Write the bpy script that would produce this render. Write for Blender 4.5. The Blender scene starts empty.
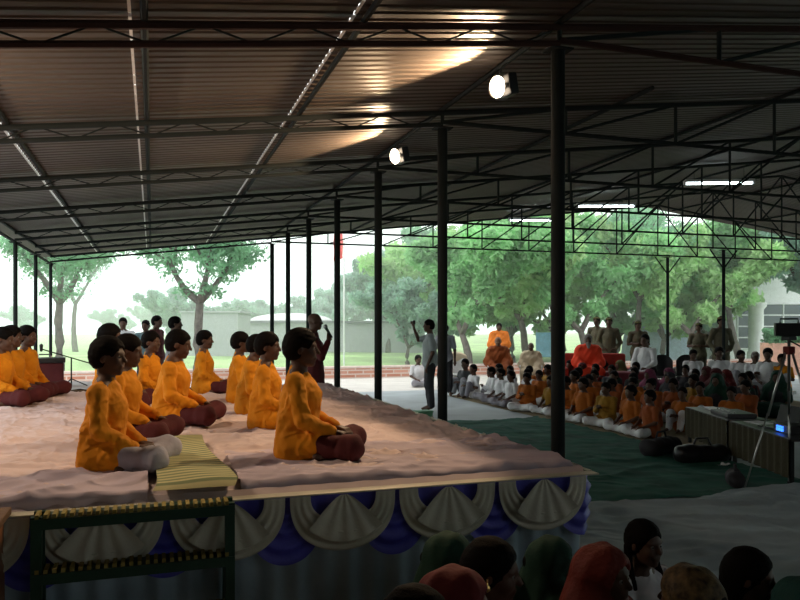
import bpy, bmesh, math, random
import numpy as np
import openvdb
from mathutils import Vector, Matrix, Euler
R = math.radians
C = bpy.context.scene.collection
SC = bpy.context.scene
random.seed(7)
TH = R(18.5); CT, ST = math.cos(TH), math.sin(TH)
F = 740.0; HZ = 325.0; EYE = 1.65

def uv_at(x, d):                      # camera column x at depth d -> hall axes
    xc = (x - 400) / F * d
    return (CT * xc + ST * d, -ST * xc + CT * d)
def gp(x, y, z=0.0):                  # point seen at (x, y) lying at height z
    d = F * (EYE - z) / (y - HZ)
    return uv_at(x, d)

# ------------------------------------------------------------------ materials
MATS = {}
def mat(name, col, rough=0.7, metal=0.0, var=0.12, scale=6.0, bump=0.0, bscale=40.0, emit=None, es=0.0, trans=0.0, spec=0.3, sheen=0.0):
    if name in MATS: return MATS[name]
    m = bpy.data.materials.new(name); m.use_nodes = True
    nt = m.node_tree; n = nt.nodes; l = nt.links
    b = n['Principled BSDF']; out = n['Material Output']
    tc = n.new('ShaderNodeTexCoord')
    nz = n.new('ShaderNodeTexNoise'); nz.inputs['Scale'].default_value = scale; nz.inputs['Detail'].default_value = 4
    l.new(tc.outputs['Object'], nz.inputs['Vector'])
    r = n.new('ShaderNodeValToRGB')
    r.color_ramp.elements[0].position = 0.3; r.color_ramp.elements[1].position = 0.7
    r.color_ramp.elements[0].color = tuple(c * (1 - var) for c in col) + (1,)
    r.color_ramp.elements[1].color = tuple(min(1, c * (1 + var)) for c in col) + (1,)
    l.new(nz.outputs['Fac'], r.inputs['Fac']); l.new(r.outputs['Color'], b.inputs['Base Color'])
    b.inputs['Roughness'].default_value = rough; b.inputs['Metallic'].default_value = metal
    b.inputs['Specular IOR Level'].default_value = spec
    if sheen: b.inputs['Sheen Weight'].default_value = sheen
    if bump:
        bn = n.new('ShaderNodeTexNoise'); bn.inputs['Scale'].default_value = bscale; bn.inputs['Detail'].default_value = 3
        l.new(tc.outputs['Object'], bn.inputs['Vector'])
        bp = n.new('ShaderNodeBump'); bp.inputs['Strength'].default_value = bump; bp.inputs['Distance'].default_value = 0.02
        l.new(bn.outputs['Fac'], bp.inputs['Height']); l.new(bp.outputs['Normal'], b.inputs['Normal'])
    if emit:
        b.inputs['Emission Color'].default_value = tuple(emit) + (1,); b.inputs['Emission Strength'].default_value = es
    if trans:
        t = n.new('ShaderNodeBsdfTranslucent'); l.new(r.outputs['Color'], t.inputs['Color'])
        mx = n.new('ShaderNodeMixShader'); mx.inputs[0].default_value = trans
        l.new(b.outputs[0], mx.inputs[1]); l.new(t.outputs[0], mx.inputs[2]); l.new(mx.outputs[0], out.inputs['Surface'])
    MATS[name] = m
    return m

M_SKIN = mat('brown_skin', (.085, .040, .024), .55, bump=.05, spec=.4)
M_SKIN2 = mat('light_brown_skin', (.21, .105, .06), .55, spec=.4)
M_HAIR = mat('black_hair', (.004, .003, .0028), .75, bump=.2, bscale=160, spec=.08)
M_GREYHAIR = mat('grey_hair', (.22, .2, .18), .7, bump=.4, bscale=80)
M_ORANGE = mat('saffron_cotton', (.66, .24, .006), .85, var=.14, bump=.5, bscale=22)
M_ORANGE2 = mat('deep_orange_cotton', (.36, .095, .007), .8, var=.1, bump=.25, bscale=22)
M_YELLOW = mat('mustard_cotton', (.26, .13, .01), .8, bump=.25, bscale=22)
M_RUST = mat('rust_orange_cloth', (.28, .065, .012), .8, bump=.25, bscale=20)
M_REDOR = mat('bright_red_orange_cloth', (.85, .06, .02), .8, bump=.25, bscale=20)
M_MAROON = mat('maroon_cloth', (.075, .012, .014), .85, bump=.3, bscale=20)
M_WHITE = mat('white_cotton', (.68, .68, .70), .85, var=.06, bump=.25, bscale=20)
M_GREYCL = mat('grey_cotton', (.28, .28, .31), .85, bump=.25, bscale=20)
M_DARKCL = mat('dark_cloth', (.03, .03, .035), .85, bump=.25, bscale=20)
M_KHAKI = mat('khaki_cloth', (.10, .088, .055), .85, bump=.2, bscale=20)
M_REDCL = mat('red_cloth', (.11, .008, .008), .8, bump=.3, bscale=20)
M_GREENCL = mat('dark_green_cloth', (.008, .042, .026), .8, bump=.3, bscale=16)
M_PURPLE = mat('plum_cloth', (.16, .03, .07), .8, bump=.3, bscale=20)
M_OLIVE = mat('olive_cloth', (.10, .09, .03), .85, bump=.3, bscale=20)
M_STEEL = mat('dark_painted_steel', (.02, .024, .024), .75, bump=.05, spec=.12)
M_RUSTY = mat('dark_red_painted_steel', (.05, .024, .02), .8, spec=.12)
M_BLACK = mat('black_plastic', (.012, .012, .013), .4)
M_CHROME = mat('grey_metal', (.45, .45, .45), .3, metal=.9)
M_EYE = mat('eye_white', (.22, .20, .18), .3)
M_PUPIL = mat('dark_iris', (.015, .01, .008), .2)
M_CREAM = mat('cream_cloth', (.58, .48, .33), .8, bump=.2, bscale=20)

def crumple(m, sc, dist):
    n = m.node_tree.nodes; l = m.node_tree.links; t = n.new('ShaderNodeTexNoise'); t.noise_type = 'RIDGED_MULTIFRACTAL'; t.inputs['Scale'].default_value = sc; t.inputs['Detail'].default_value = 3; t.inputs['Distortion'].default_value = 1.2
    tc = [x for x in n if x.type == 'TEX_COORD'][0]; bp = [x for x in n if x.type == 'BUMP'][0]; l.new(tc.outputs['Object'], t.inputs['Vector']); l.new(t.outputs['Fac'], bp.inputs['Height'])
    bp.inputs['Strength'].default_value = 1; bp.inputs['Distance'].default_value = dist
# ------------------------------------------------------------------ object helpers
def tag(o, label=None, cat=None, group=None, kind=None):
    if label: o['label'] = label
    if cat: o['category'] = cat
    if group: o['group'] = group
    if kind: o['kind'] = kind
    return o
def empty(name, loc, rz=0.0, label=None, cat=None, group=None):
    o = bpy.data.objects.new(name, None); C.objects.link(o)
    o.location = loc; o.rotation_euler = (0, 0, rz); o.empty_display_size = .1
    return tag(o, label, cat, group)
def meshobj(name, me, m=None, parent=None):
    o = bpy.data.objects.new(name, me); C.objects.link(o)
    if len(me.materials) == 0: me.materials.append(m)
    if m is not None and me.materials[0] != m:
        o.material_slots[0].link = 'OBJECT'; o.material_slots[0].material = m
    if parent: o.parent = parent
    return o
class MB:
    def __init__(s): s.bm = bmesh.new()
    def box(s, x0, x1, y0, y1, z0, z1, bev=0.0, mtx=None):
        r = bmesh.ops.create_cube(s.bm, size=1.0)['verts']
        for v in r:
            v.co = Vector(((x0 + x1) / 2 + v.co.x * (x1 - x0), (y0 + y1) / 2 + v.co.y * (y1 - y0), (z0 + z1) / 2 + v.co.z * (z1 - z0)))
        if bev:
            es = {e for v in r for e in v.link_edges}
            g = bmesh.ops.bevel(s.bm, geom=list(es), offset=bev, segments=2, affect='EDGES', profile=.6)
            r = list({v for f in g['faces'] for v in f.verts} | {v for v in r if v.is_valid})
        if mtx is not None:
            for v in r: v.co = mtx @ v.co
        return s
    def tube(s, pts, rad, seg=8, cap=True):
        pts = [Vector(p) for p in pts]
        rads = rad if isinstance(rad, (list, tuple)) else [rad] * len(pts)
        rings = []; up = Vector((0, 0, 1))
        for i, p in enumerate(pts):
            t = (pts[min(i + 1, len(pts) - 1)] - pts[max(i - 1, 0)]).normalized()
            a = t.cross(up)
            if a.length < .05: a = t.cross(Vector((1, 0, 0)))
            a.normalize(); b = t.cross(a).normalized()
            rings.append([s.bm.verts.new(p + (a * math.cos(2 * math.pi * k / seg) + b * math.sin(2 * math.pi * k / seg)) * rads[i]) for k in range(seg)])
        for i in range(len(rings) - 1):
            for k in range(seg):
                s.bm.faces.new((rings[i][k], rings[i][(k + 1) % seg], rings[i + 1][(k + 1) % seg], rings[i + 1][k]))
        if cap:
            s.bm.faces.new(rings[0][::-1]); s.bm.faces.new(rings[-1])
        return s
    def lathe(s, prof, c=(0, 0, 0), seg=20):
        rings = []
        for (r, z) in prof:
            rings.append([s.bm.verts.new((c[0] + max(r, 1e-4) * math.cos(2 * math.pi * k / seg), c[1] + max(r, 1e-4) * math.sin(2 * math.pi * k / seg), c[2] + z)) for k in range(seg)])
        for i in range(len(rings) - 1):
            for k in range(seg):
                s.bm.faces.new((rings[i][k], rings[i][(k + 1) % seg], rings[i + 1][(k + 1) % seg], rings[i + 1][k]))
        return s
    def grid(s, fn, nu, nv, thick=0.0):
        def lay(off):
            return [[s.bm.verts.new(fn(i / nu, j / nv, off)) for j in range(nv + 1)] for i in range(nu + 1)]
        g = lay(0)
        for i in range(nu):
            for j in range(nv):
                s.bm.faces.new((g[i][j], g[i + 1][j], g[i + 1][j + 1], g[i][j + 1]))
        return s
    def mesh(s, name, smooth=True):
        bmesh.ops.recalc_face_normals(s.bm, faces=s.bm.faces[:])
        me = bpy.data.meshes.new(name); s.bm.to_mesh(me); s.bm.free()
        if smooth: me.polygons.foreach_set('use_smooth', [True] * len(me.polygons))
        return me
    def build(s, name, m, parent=None, smooth=False, solid=0.0):
        o = meshobj(name, s.mesh(name, smooth), m, parent)
        if solid:
            md = o.modifiers.new('Solidify', 'SOLIDIFY'); md.thickness = solid; md.offset = 0
        return o
def copy_tree(o, parent=None):
    c = o.copy(); C.objects.link(c); c.parent = parent
    for ch in list(o.children): copy_tree(ch, c)
    return c

# ------------------------------------------------------------------ signed distance sculpting
def wob(P, amp, fr, seed=0):
    rs = np.random.RandomState(seed); o = 0
    for i in range(5):
        d = rs.normal(size=3); d /= np.linalg.norm(d)
        o = o + np.sin((P @ d) * fr * (1 + .35 * i) + rs.rand() * 6.28)
    return (o * amp / 5).astype('f')
class S:
    """list of primitives (metres, x forward, y left, z up) grown into one smooth skin"""
    def __init__(s): s.p = []; s.M = None
    def cap(s, a, b, ra, rb=None, sc=(1, 1, 1), k=.02, op='u'):
        if rb is None: rb = ra
        a = np.array(a, float); b = np.array(b, float); sc = np.array(sc, float)
        Rm = np.eye(3); o = np.zeros(3)
        if s.M is not None: Rm, o, g = s.M; a = a * g; b = b * g; ra *= g; rb *= g; k = k * g
        s.p.append((op, a, b, ra, rb, sc, k, Rm, o)); return s
    def ell(s, c, r, k=.02, op='u'):
        m = min(r); return s.cap(c, c, m, m, tuple(x / m for x in r), k, op)
    def frame(s, o, yaw=0, pitch=0, roll=0, g=1.0):
        e = Euler((roll, pitch, yaw)).to_matrix(); s.M = (np.array(e), np.array(o, float), g); return s
    def world(s): s.M = None; return s
    def mesh(s, name, vox, disp=None):
        lo = np.full(3, 9e9); hi = -lo; bb = []
        for (op, a, b, ra, rb, sc, k, Rm, o) in s.p:
            r = max(ra, rb) * max(sc); A = Rm @ a + o; B = Rm @ b + o
            l = np.minimum(A, B) - r; h = np.maximum(A, B) + r; bb.append((l, h))
            if op == 'u': lo = np.minimum(lo, l); hi = np.maximum(hi, h)
        lo -= vox * 5 + .012; hi += vox * 5 + .012
        n = np.ceil((hi - lo) / vox).astype(int) + 1
        D = np.full(tuple(n), .05, 'f')
        ax = [lo[i] + np.arange(n[i]) * vox for i in range(3)]
        for (op, a, b, ra, rb, sc, k, Rm, o), (l, h) in zip(s.p, bb):
            mg = k + vox * 4
            i0 = np.clip(np.floor((l - mg - lo) / vox).astype(int), 0, n); i1 = np.clip(np.ceil((h + mg - lo) / vox).astype(int) + 1, 0, n)
            if (i1 <= i0).any(): continue
            sl = tuple(slice(i0[i], i1[i]) for i in range(3))
            P = np.stack(np.meshgrid(ax[0][sl[0]], ax[1][sl[1]], ax[2][sl[2]], indexing='ij'), -1).astype('f')
            q = ((P - o) @ Rm) / sc; aa = a / sc; bbv = (b - a) / sc; L = float(bbv @ bbv)
            if L < 1e-10: d = np.linalg.norm(q - aa, axis=-1) - ra
            else:
                hh = np.clip(((q - aa) @ bbv) / L, 0, 1)
                d = np.linalg.norm(q - aa - hh[..., None] * bbv, axis=-1) - (ra + (rb - ra) * hh)
            d = d * float(min(sc)); cur = D[sl]
            if op == 'u':
                t = np.clip(.5 + .5 * (cur - d) / k, 0, 1); D[sl] = cur * (1 - t) + d * t - k * t * (1 - t)
            else:
                d = -d; t = np.clip(.5 - .5 * (cur - d) / k, 0, 1); D[sl] = cur * (1 - t) + d * t + k * t * (1 - t)
        if disp is not None:
            P = np.stack(np.meshgrid(*ax, indexing='ij'), -1).astype('f'); D += disp(P)
        for i in range(3):
            ix = [slice(None)] * 3; ix[i] = 0; D[tuple(ix)] = .05; ix[i] = -1; D[tuple(ix)] = .05
        g = openvdb.FloatGrid(.05); g.copyFromArray(np.ascontiguousarray(D, dtype='f'))
        v, q = g.convertToQuads(0.0)
        v = v * vox + lo
        me = bpy.data.meshes.new(name)
        q = q[:, ::-1]
        me.vertices.add(len(v)); me.vertices.foreach_set('co', v.astype('f').ravel())
        me.loops.add(len(q) * 4); me.loops.foreach_set('vertex_index', q.astype('i').ravel())
        me.polygons.add(len(q)); me.polygons.foreach_set('loop_start', np.arange(0, len(q) * 4, 4, dtype='i'))
        me.update(calc_edges=True); me.validate()
        me.polygons.foreach_set('use_smooth', [True] * len(me.polygons))
        return me

def mir(p): return (p[0], -p[1], p[2])
def head_skin(s, fine=True):
    s.ell((-.012, 0, .028), (.093, .074, .084), .02)
    s.ell((.028, 0, -.03), (.056, .056, .076), .03)
    s.cap((.0, .04, -.068), (.062, .008, -.096), .02, .016, k=.02).cap((.0, -.04, -.068), (.062, -.008, -.096), .02, .016, k=.02)
    s.cap((.084, 0, .01), (.103, 0, -.028), .007, .013, k=.012)
    for y in (-1, 1):
        s.cap((.078, y * .012, .02), (.07, y * .04, .02), .011, k=.012)
        s.ell((.058, y * .034, -.034), (.026, .022, .026), .02)
        s.ell((-.008, y * .076, -.008), (.02, .009, .032), .006)
        if fine: s.ell((.098, y * .03, -.002), (.02, .016, .012), .008, 's')
    s.cap((.083, -.016, -.06), (.083, .016, -.06), .0085, k=.008)
    s.cap((.08, -.014, -.072), (.08, .014, -.072), .0085, k=.008)
def head_hair(s, kind):
    if kind == 'bald': return
    g = .012 if kind != 'bulky' else .018
    s.ell((-.016, 0, .034), (.093 + g, .074 + g, .084 + g), .01)
    s.ell((-.045, 0, -.01), (.07 + g * .6, .068 + g * .5, .08), .03)
    s.ell((.098, 0, -.035), (.078, .078, .092), .012, 's')
    s.ell((.0, 0, -.15), (.12, .12, .085), .02, 's')
    if kind in ('short', 'bulky'):
        for y in (-1, 1): s.ell((.03, y * .095, -.04), (.055, .045, .06), .012, 's')
    if kind == 'bun': s.ell((-.13, 0, .0), (.04, .045, .045), .015)
    if kind == 'braids':
        for y in (-1, 1):
            s.cap((-.05, y * .08, -.02), (-.02, y * .1, -.12), .022, .022, k=.02).cap((-.02, y * .1, -.12), (.03, y * .11, -.22), .02, .016, k=.01)
    if kind == 'long':
        s.cap((-.05, 0, 0), (-.08, 0, -.2), .075, .06, k=.03)
def hand(s, w, d, side, curl=.5, fine=True, pn=(0, 0, -1)):
    w = Vector(w); d = Vector(d).normalized(); n = Vector(pn); n = (n - d * n.dot(d)).normalized(); a = d.cross(n).normalized() * side
    pc = w + d * .045
    for t in (-.022, 0, .022): s.cap(tuple(w + d * .01 + a * t * .7), tuple(w + d * .085 + a * t * 1.3), .016, .013, k=.012)
    if not fine: s.cap(tuple(w + d * .08), tuple(w + d * .13 + n * .03), .028, .018, k=.02); return
    for i, L in enumerate((.07, .08, .075, .058)):
        b = w + d * .088 + a * (.03 - .02 * i)
        m = b + (d * math.cos(curl * .7) + n * math.sin(curl * .7)) * L * .5
        e = m + (d * math.cos(curl * 1.8) + n * math.sin(curl * 1.8)) * L * .5
        s.cap(tuple(b), tuple(m), .0095, .0085, k=.004).cap(tuple(m), tuple(e), .0085, .007, k=.004)
    b = w + d * .03 + a * .032; m = b + (d * .7 + a * .55 + n * .25).normalized() * .04; e = m + (d + n * .5).normalized() * .032
    s.cap(tuple(b), tuple(m), .0125, .0105, k=.008).cap(tuple(m), tuple(e), .0105, .0085, k=.004)

SIT = dict(pel=(0, 0, .12), hip=(.0, .09, .11), knee=(.375, .24, .115), ank=(.23, -.15, .06), toe=(.14, -.22, .045), chest=(.02, 0, .43), sh=(.0, .165, .53),
           el=(.06, .235, .29), wr=(.25, .13, .2), hd=(.9, -.5, -.15), neck=(.0, 0, .58), head=(.03, 0, .755), curl=.8)
STAND = dict(pel=(0, 0, .95), hip=(0, .09, .92), knee=(.02, .11, .5), ank=(-.02, .12, .09), toe=(.13, .15, .03), chest=(.01, 0, 1.27), sh=(0, .175, 1.42),
             el=(-.02, .24, 1.12), wr=(.08, .24, .88), hd=(.3, 0, -1), neck=(0, 0, 1.47), head=(.03, 0, 1.635), curl=.5)
CHAIR = dict(pel=(0, 0, .52), hip=(0, .09, .52), knee=(.42, .13, .5), ank=(.4, .13, .09), toe=(.55, .15, .03), chest=(-.02, 0, .84), sh=(-.02, .17, .97),
             el=(.06, .23, .72), wr=(.28, .14, .62), hd=(1, -.2, 0), neck=(-.02, 0, 1.03), head=(.01, 0, 1.19), curl=.7)

def person_meshes(key, J, vox=.014, g=1.0, shirt='long', lower='trousers', hair='short', head=None, slim=1.0, over=None, yaw=0, pitch=0, fine=None, Rr=None, cap=None):
    """Rr: overrides for the right-hand side joints"""
    fine = vox < .01 if fine is None else fine
    def jj(n, sd):
        if sd < 0 and Rr and n in Rr: return Rr[n]
        p = J[n]; return p if sd > 0 else mir(p)
    out = {}; fr = (0, 0, 0)
    b = S()
    V = lambda p: tuple(np.array(p) * g)
    def CP(s, a, c, ra, rb=None, sc=(1, 1, 1), k=.02, op='u'): s.cap(V(a), V(c), ra * g, (rb if rb is not None else ra) * g, sc, k, op)
    hc = V(J['head'])
    # body
    CP(b, J['pel'], J['chest'], .105 * slim, .115 * slim, (1, 1.15, 1), .03)
    CP(b, J['chest'], J['neck'], .1 * slim, .06, (1, 1.1, 1), .03)
    for sd in (1, -1):
        CP(b, jj('sh', sd), jj('el', sd), .047, .036, k=.02); CP(b, jj('el', sd), jj('wr', sd), .038, .025)
        CP(b, J['neck'], jj('sh', sd), .05, .05, k=.03)
        CP(b, jj('hip', sd), jj('knee', sd), .075, .052, k=.03); CP(b, jj('knee', sd), jj('ank', sd), .054, .034)
        CP(b, jj('ank', sd), jj('toe', sd), .034, .025, k=.015)
        b.M = (np.eye(3), np.zeros(3), g); hand(b, jj('wr', sd), jj('hd', sd), sd, J['curl'], fine, (Rr or {}).get('pn', (0, 0, -1)) if sd < 0 else (0, 0, -1)); b.M = None
    hg = g * (1.07 if g < .9 else 1.0)
    nb = Vector(J['neck']); hv = Vector(J['head'])
    b.cap(tuple((nb - Vector((0, 0, .02))) * g), tuple((hv + Vector((-.03, 0, -.05))) * g), .054 * g, .05 * g, k=.02)
    b.frame(hc, yaw, pitch, 0, hg); head_skin(b, fine); b.world()
    out['body'] = b.mesh(key + '_body', vox)
    # shirt
    if shirt != 'none':
        s = S(); lowz = Vector(J['pel'])
        hem = .0
        CP(s, J['pel'], J['chest'], .135 * slim, .135 * slim, (1, 1.17, 1), .04)
        CP(s, J['chest'], tuple(Vector(J['neck']) - Vector((0, 0, .04))), .128 * slim, .075, (1, 1.12, 1), .04)
        CP(s, tuple(Vector(J['neck']) - Vector((0, 0, .02))), tuple(Vector(J['neck']) + Vector((0, 0, .02))), .064, .06, k=.01)
        for sd in (1, -1):
            CP(s, tuple(Vector(J['neck']) - Vector((0, 0, .035))), jj('sh', sd), .062, .062, k=.03)
            sh = Vector(jj('sh', sd)); el = Vector(jj('el', sd)); wr = Vector(jj('wr', sd))
            if shirt == 'short': CP(s, sh, sh.lerp(el, .75), .064, .058)
            else:
                CP(s, sh, el, .064, .053, k=.025); CP(s, el, el.lerp(wr, .93), .053, .042, k=.02)
            if J is not STAND and J['pel'][2] < .3:
                CP(s, jj('hip', sd), Vector(jj('hip', sd)).lerp(Vector(jj('knee', sd)), .30), .118, .10, k=.03)
                CP(s, (-.02, sd * .07, .28), (-.035, sd * .085, .07), .11, .115, k=.03)
        if J['pel'][2] > .8:
            hz_ = .8 if shirt == 'long' else .95
            CP(s, (0, .03, 1.0), (0, .03, hz_), .135, .15, (1, 1.15, 1), .04); CP(s, (0, -.03, 1.0), (0, -.03, hz_), .135, .15, (1, 1.15, 1), .04)
        out['kurta' if shirt == 'long' else 'shirt'] = s.mesh(key + '_shirt', vox, lambda P: wob(P * np.array([1, 1, .45]), .006, 50, 3) + wob(P, .004, 80, 4) + (wob(P, .003, 150, 6) if vox < .01 else 0))
    # lower garment
    s = S()
    if lower == 'trousers':
        for sd in (1, -1):
            q_ = .02 if J['pel'][2] < .3 else 0
            CP(s, J['pel'], jj('hip', sd), .115 - q_, .105 - q_, k=.03); CP(s, jj('hip', sd), jj('knee', sd), .1 - q_, .078, k=.03)
            CP(s, jj('knee', sd), Vector(jj('knee', sd)).lerp(Vector(jj('ank', sd)), .93), .078, .062, k=.04)
    elif lower == 'robe':
        if J['pel'][2] > .8:
            CP(s, (0, 0, 1.0), (0, 0, .14), .15, .2, (1, 1.12, 1), .05)
        else:
            for sd in (1, -1):
                CP(s, J['pel'], jj('knee', sd), .14, .13, k=.12); CP(s, jj('knee', sd), jj('ank', sd), .12, .1, k=.1)
            CP(s, jj('knee', 1), jj('knee', -1), .11, .11, k=.08); CP(s, jj('ank', 1), jj('ank', -1), .1, .1, k=.08)
    out['trousers' if lower == 'trousers' else 'robe'] = s.mesh(key + '_lower', vox, lambda P: wob(P, .008, 38, 8))
    if hair != 'bald':
        s = S().frame(hc, yaw, pitch, 0, hg); head_hair(s, hair); out['hair'] = s.mesh(key + '_hair', vox, lambda P: wob(P, .003, 120, 5) + wob(P, .002, 330, 6))
    if over == 'veil':
        s = S().frame(hc, yaw, pitch, 0, hg)
        s.ell((-.02, 0, .03), (.118, .1, .108), .02); s.cap((-.06, 0, -.02), (-.09, 0, -.2), .1, .12, (1, 1.1, 1), .06)
        s.ell((.1, 0, -.03), (.075, .072, .095), .012, 's'); s.world()
        CP(s, Vector(J['neck']) + Vector((-.03, 0, 0)), Vector(J['chest']) + Vector((-.03, 0, .0)), .12, .15, (1, 1.3, 1), .08)
        for sd in (1, -1): CP(s, J['neck'], jj('sh', sd), .08, .085, k=.06); CP(s, jj('sh', sd), Vector(jj('sh', sd)).lerp(Vector(jj('el', sd)), .8), .08, .08, k=.04)
        out['veil'] = s.mesh(key + '_veil', vox, lambda P: wob(P, .008, 45, 2))
    if over == 'shawl':
        s = S()
        CP(s, J['chest'], Vector(J['neck']) - Vector((0, 0, .05)), .15, .1, (1.05, 1.3, 1), .08)
        for sd in (1, -1):
            CP(s, J['neck'], jj('sh', sd), .075, .09, k=.06); CP(s, jj('sh', sd), jj('el', sd), .09, .11, k=.06); CP(s, jj('el', sd), jj('wr', sd), .1, .08, k=.08)
        CP(s, J['pel'], J['chest'], .17, .15, (1.1, 1.25, 1), .08)
        out['shawl'] = s.mesh(key + '_shawl', vox, lambda P: wob(P, .012, 32, 2))
    if over == 'sash':
        s = S(); a = Vector(jj('sh', 1)); c = Vector(J['pel'])
        for t in range(7):
            u = t / 6
            p = Vector((.115 + .03 * math.sin(u * 3.14), a.y * (1 - u) * 1.0 - .13 * u, a.z + .02 + (c.z - a.z) * u))
            if t: CP(s, q, p, .035, .035, (1, 1, 1), .02)
            q = p
        CP(s, jj('sh', 1), Vector(jj('sh', 1)) + Vector((-.09, 0, -.25)), .07, .07)
        out['sash'] = s.mesh(key + '_sash', vox, lambda P: wob(P, .008, 60, 2))
    if cap == 'beret':
        s = S().frame(hc, yaw, pitch, 0, hg); s.ell((-.015, .0, .075), (.105, .088, .042), .015)
        out['cap'] = s.mesh(key + '_cap', vox)
    if cap == 'turban':
        s = S().frame(hc, yaw, pitch, 0, hg); s.ell((-.015, .0, .075), (.13, .115, .07), .02); s.cap((.06, -.05, .09), (-.08, .06, .12), .04, k=.02)
        out['turban'] = s.mesh(key + '_turban', vox, lambda P: wob(P, .006, 90, 2))
    if cap == 'beard':
        s = S().frame(hc, yaw, pitch, 0, hg); s.cap((.06, 0, -.085), (.07, 0, -.17), .05, .03, k=.02); s.ell((.05, 0, -.08), (.045, .055, .04))
        out['beard'] = s.mesh(key + '_beard', vox, lambda P: wob(P, .005, 90, 2))
    if fine:
        e = Euler((0, pitch, yaw)).to_matrix()
        for i, y in enumerate((.029, -.029)):
            m = MB(); c = e @ (Vector((.073, y, -.001)) * hg) + Vector(hc)
            bmesh.ops.create_uvsphere(m.bm, u_segments=12, v_segments=8, radius=.0115 * hg, matrix=Matrix.Translation(c))
            fw = e @ Vector((1, 0, 0)); m.bm.faces.ensure_lookup_table()
            for f in m.bm.faces:
                if (f.calc_center_median() - c).normalized().dot(fw) > .8: f.material_index = 1
            em = m.mesh('eye'); em.materials.append(M_EYE); em.materials.append(M_PUPIL); out['eye%d' % i] = em
    return out
def spawn(meshes, mats, loc, rz, label, group=None, sc=1.0, cat='person'):
    root = empty('person', loc, rz, label, cat, group); root.scale = (sc,) * 3
    for k, me in meshes.items():
        nm = 'eye' if k.startswith('eye') else k
        m = M_EYE if nm == 'eye' else mats.get(nm, M_SKIN if nm == 'body' else M_HAIR)
        meshobj(nm, me, m, root)
    return root
# ================================================================== SETTING
RIDGE, EAVE_L, EAVE_R = 12.2, -1.88, 26.0
def roofz(u): return 3.5 + .122 * (u - 2.4) if u <= RIDGE else 3.5 + .122 * (RIDGE - 2.4) - .122 * (u - RIDGE)
ROWS = [4.05 + 1.955 * i for i in range(7)]
VB = -7.0; VF = 16.1
def struct(o): o['kind'] = 'structure'; return o
M_CONC = mat('grey_blue_concrete', (.36, .41, .44), .6, var=.15, scale=1.5, bump=.15, bscale=12)
M_GRASS = mat('pale_grass', (.33, .50, .22), .95, var=.35, scale=.35, bump=.3, bscale=30)
M_PAVE = mat('pale_pavement', (.62, .60, .56), .9, var=.1, scale=2)
def flat(name, x0, x1, y0, y1, z, m, th=.0):
    b = MB().box(x0, x1, y0, y1, z - th, z) if th else MB().grid(lambda u, v, o: (x0 + (x1 - x0) * u, y0 + (y1 - y0) * v, z), 1, 1)
    return b.build(name, m)
struct(flat('floor', -8.5, 27, VB - .3, VF + 1.5, 0, M_CONC, .2))
g = MB(); g.grid(lambda u, v, o: (-90 + 220 * u, -40 + 170 * v, -.03 + (.25 * math.sin(u * 13) * math.sin(v * 9 + 1) if v > .42 else -.1)), 60, 50)
struct(g.build('ground', M_GRASS, smooth=True))
struct(flat('terrace', -30, 60, VF + 1.5, 22.3, -.01, M_PAVE, .15))
struct(flat('floor_side', -30, -8.5, 2, VF + 1.5, -.02, M_PAVE, .12))
# unseen tarpaulin sides at the near hall end, sized to hold back daylight
M_TARP = mat('brown_tarpaulin', (.10, .075, .055), .8, bump=.3, bscale=8)
struct(MB().box(-8.5, 27, VB - .1, VB, 0, 3.16).build('wall_back', M_TARP))
struct(MB().box(EAVE_L - .06, EAVE_L, VB, 5.2, 0, roofz(EAVE_L) - .1).build('wall_left', M_TARP))
struct(MB().box(EAVE_R, EAVE_R + .1, VB, -3, 0, 2.7).build('wall_right', M_TARP))

# roof sheets: trapezoid corrugation running down the slope, with a thin gap at each lap left of the post line
def corr(v, period=.1, h=.009):
    t = (v / period) % 1.0
    if t < .55: return 0.0
    if t < .65: return h * (t - .55) / .1
    if t < .9: return h
    return h * (1 - (t - .9) / .1)
M_ROOF = mat('brown_grey_roof_sheet', (.085, .066, .054), .5, metal=.0, var=.18, scale=1.2, spec=.35)
M_LAPLIGHT = mat('pale_lap_daylight', (.75, .72, .68), .5, var=.1, scale=12)  # pale colour stands in for daylight through the roof laps
slots = [-1.06, -.11, 1.07]
edges = [EAVE_L - .25] + slots + [2.3, 3.5, 5.0, 6.8, 8.6, 10.4, RIDGE, 14.5, 17, 20, 23, EAVE_R + .2]
ceil = empty('ceiling', (0, 0, 0)); struct(ceil)
vs = []
v = VB
while v < VF + .2:
    for t in (0, .055, .065, .09): vs.append(v + t)
    v += .1
for i in range(len(edges) - 1):
    a, b = edges[i], edges[i + 1]
    aa = a + (.006 if a in slots else 0); bb = b - (.006 if b in slots else 0)
    bm = bmesh.new()
    cols = []
    for u in (aa, bb):
        cols.append([bm.verts.new((u, w, roofz(u) + .05 + corr(w - VB))) for w in vs])
    for k in range(len(vs) - 1): bm.faces.new((cols[0][k], cols[0][k + 1], cols[1][k + 1], cols[1][k]))
    me = bpy.data.meshes.new('roof_sheet'); bm.to_mesh(me); bm.free()
    o = meshobj('roof_sheet', me, M_ROOF, ceil); o['kind'] = 'structure'
for su in slots:                       # daylight leaking at each lap, painted as a dashed pale strip below the gap
    b = MB(); w = VB
    rs = random.Random(int(su * 100))
    while w < VF:
        L = .17 + rs.random() * .02
        b.box(su - .008, su + .008, w, w + L, roofz(su) + .040, roofz(su) + .046); w += .2
    b.build('lap_daylight', M_LAPLIGHT, ceil)['kind'] = 'structure'

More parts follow.
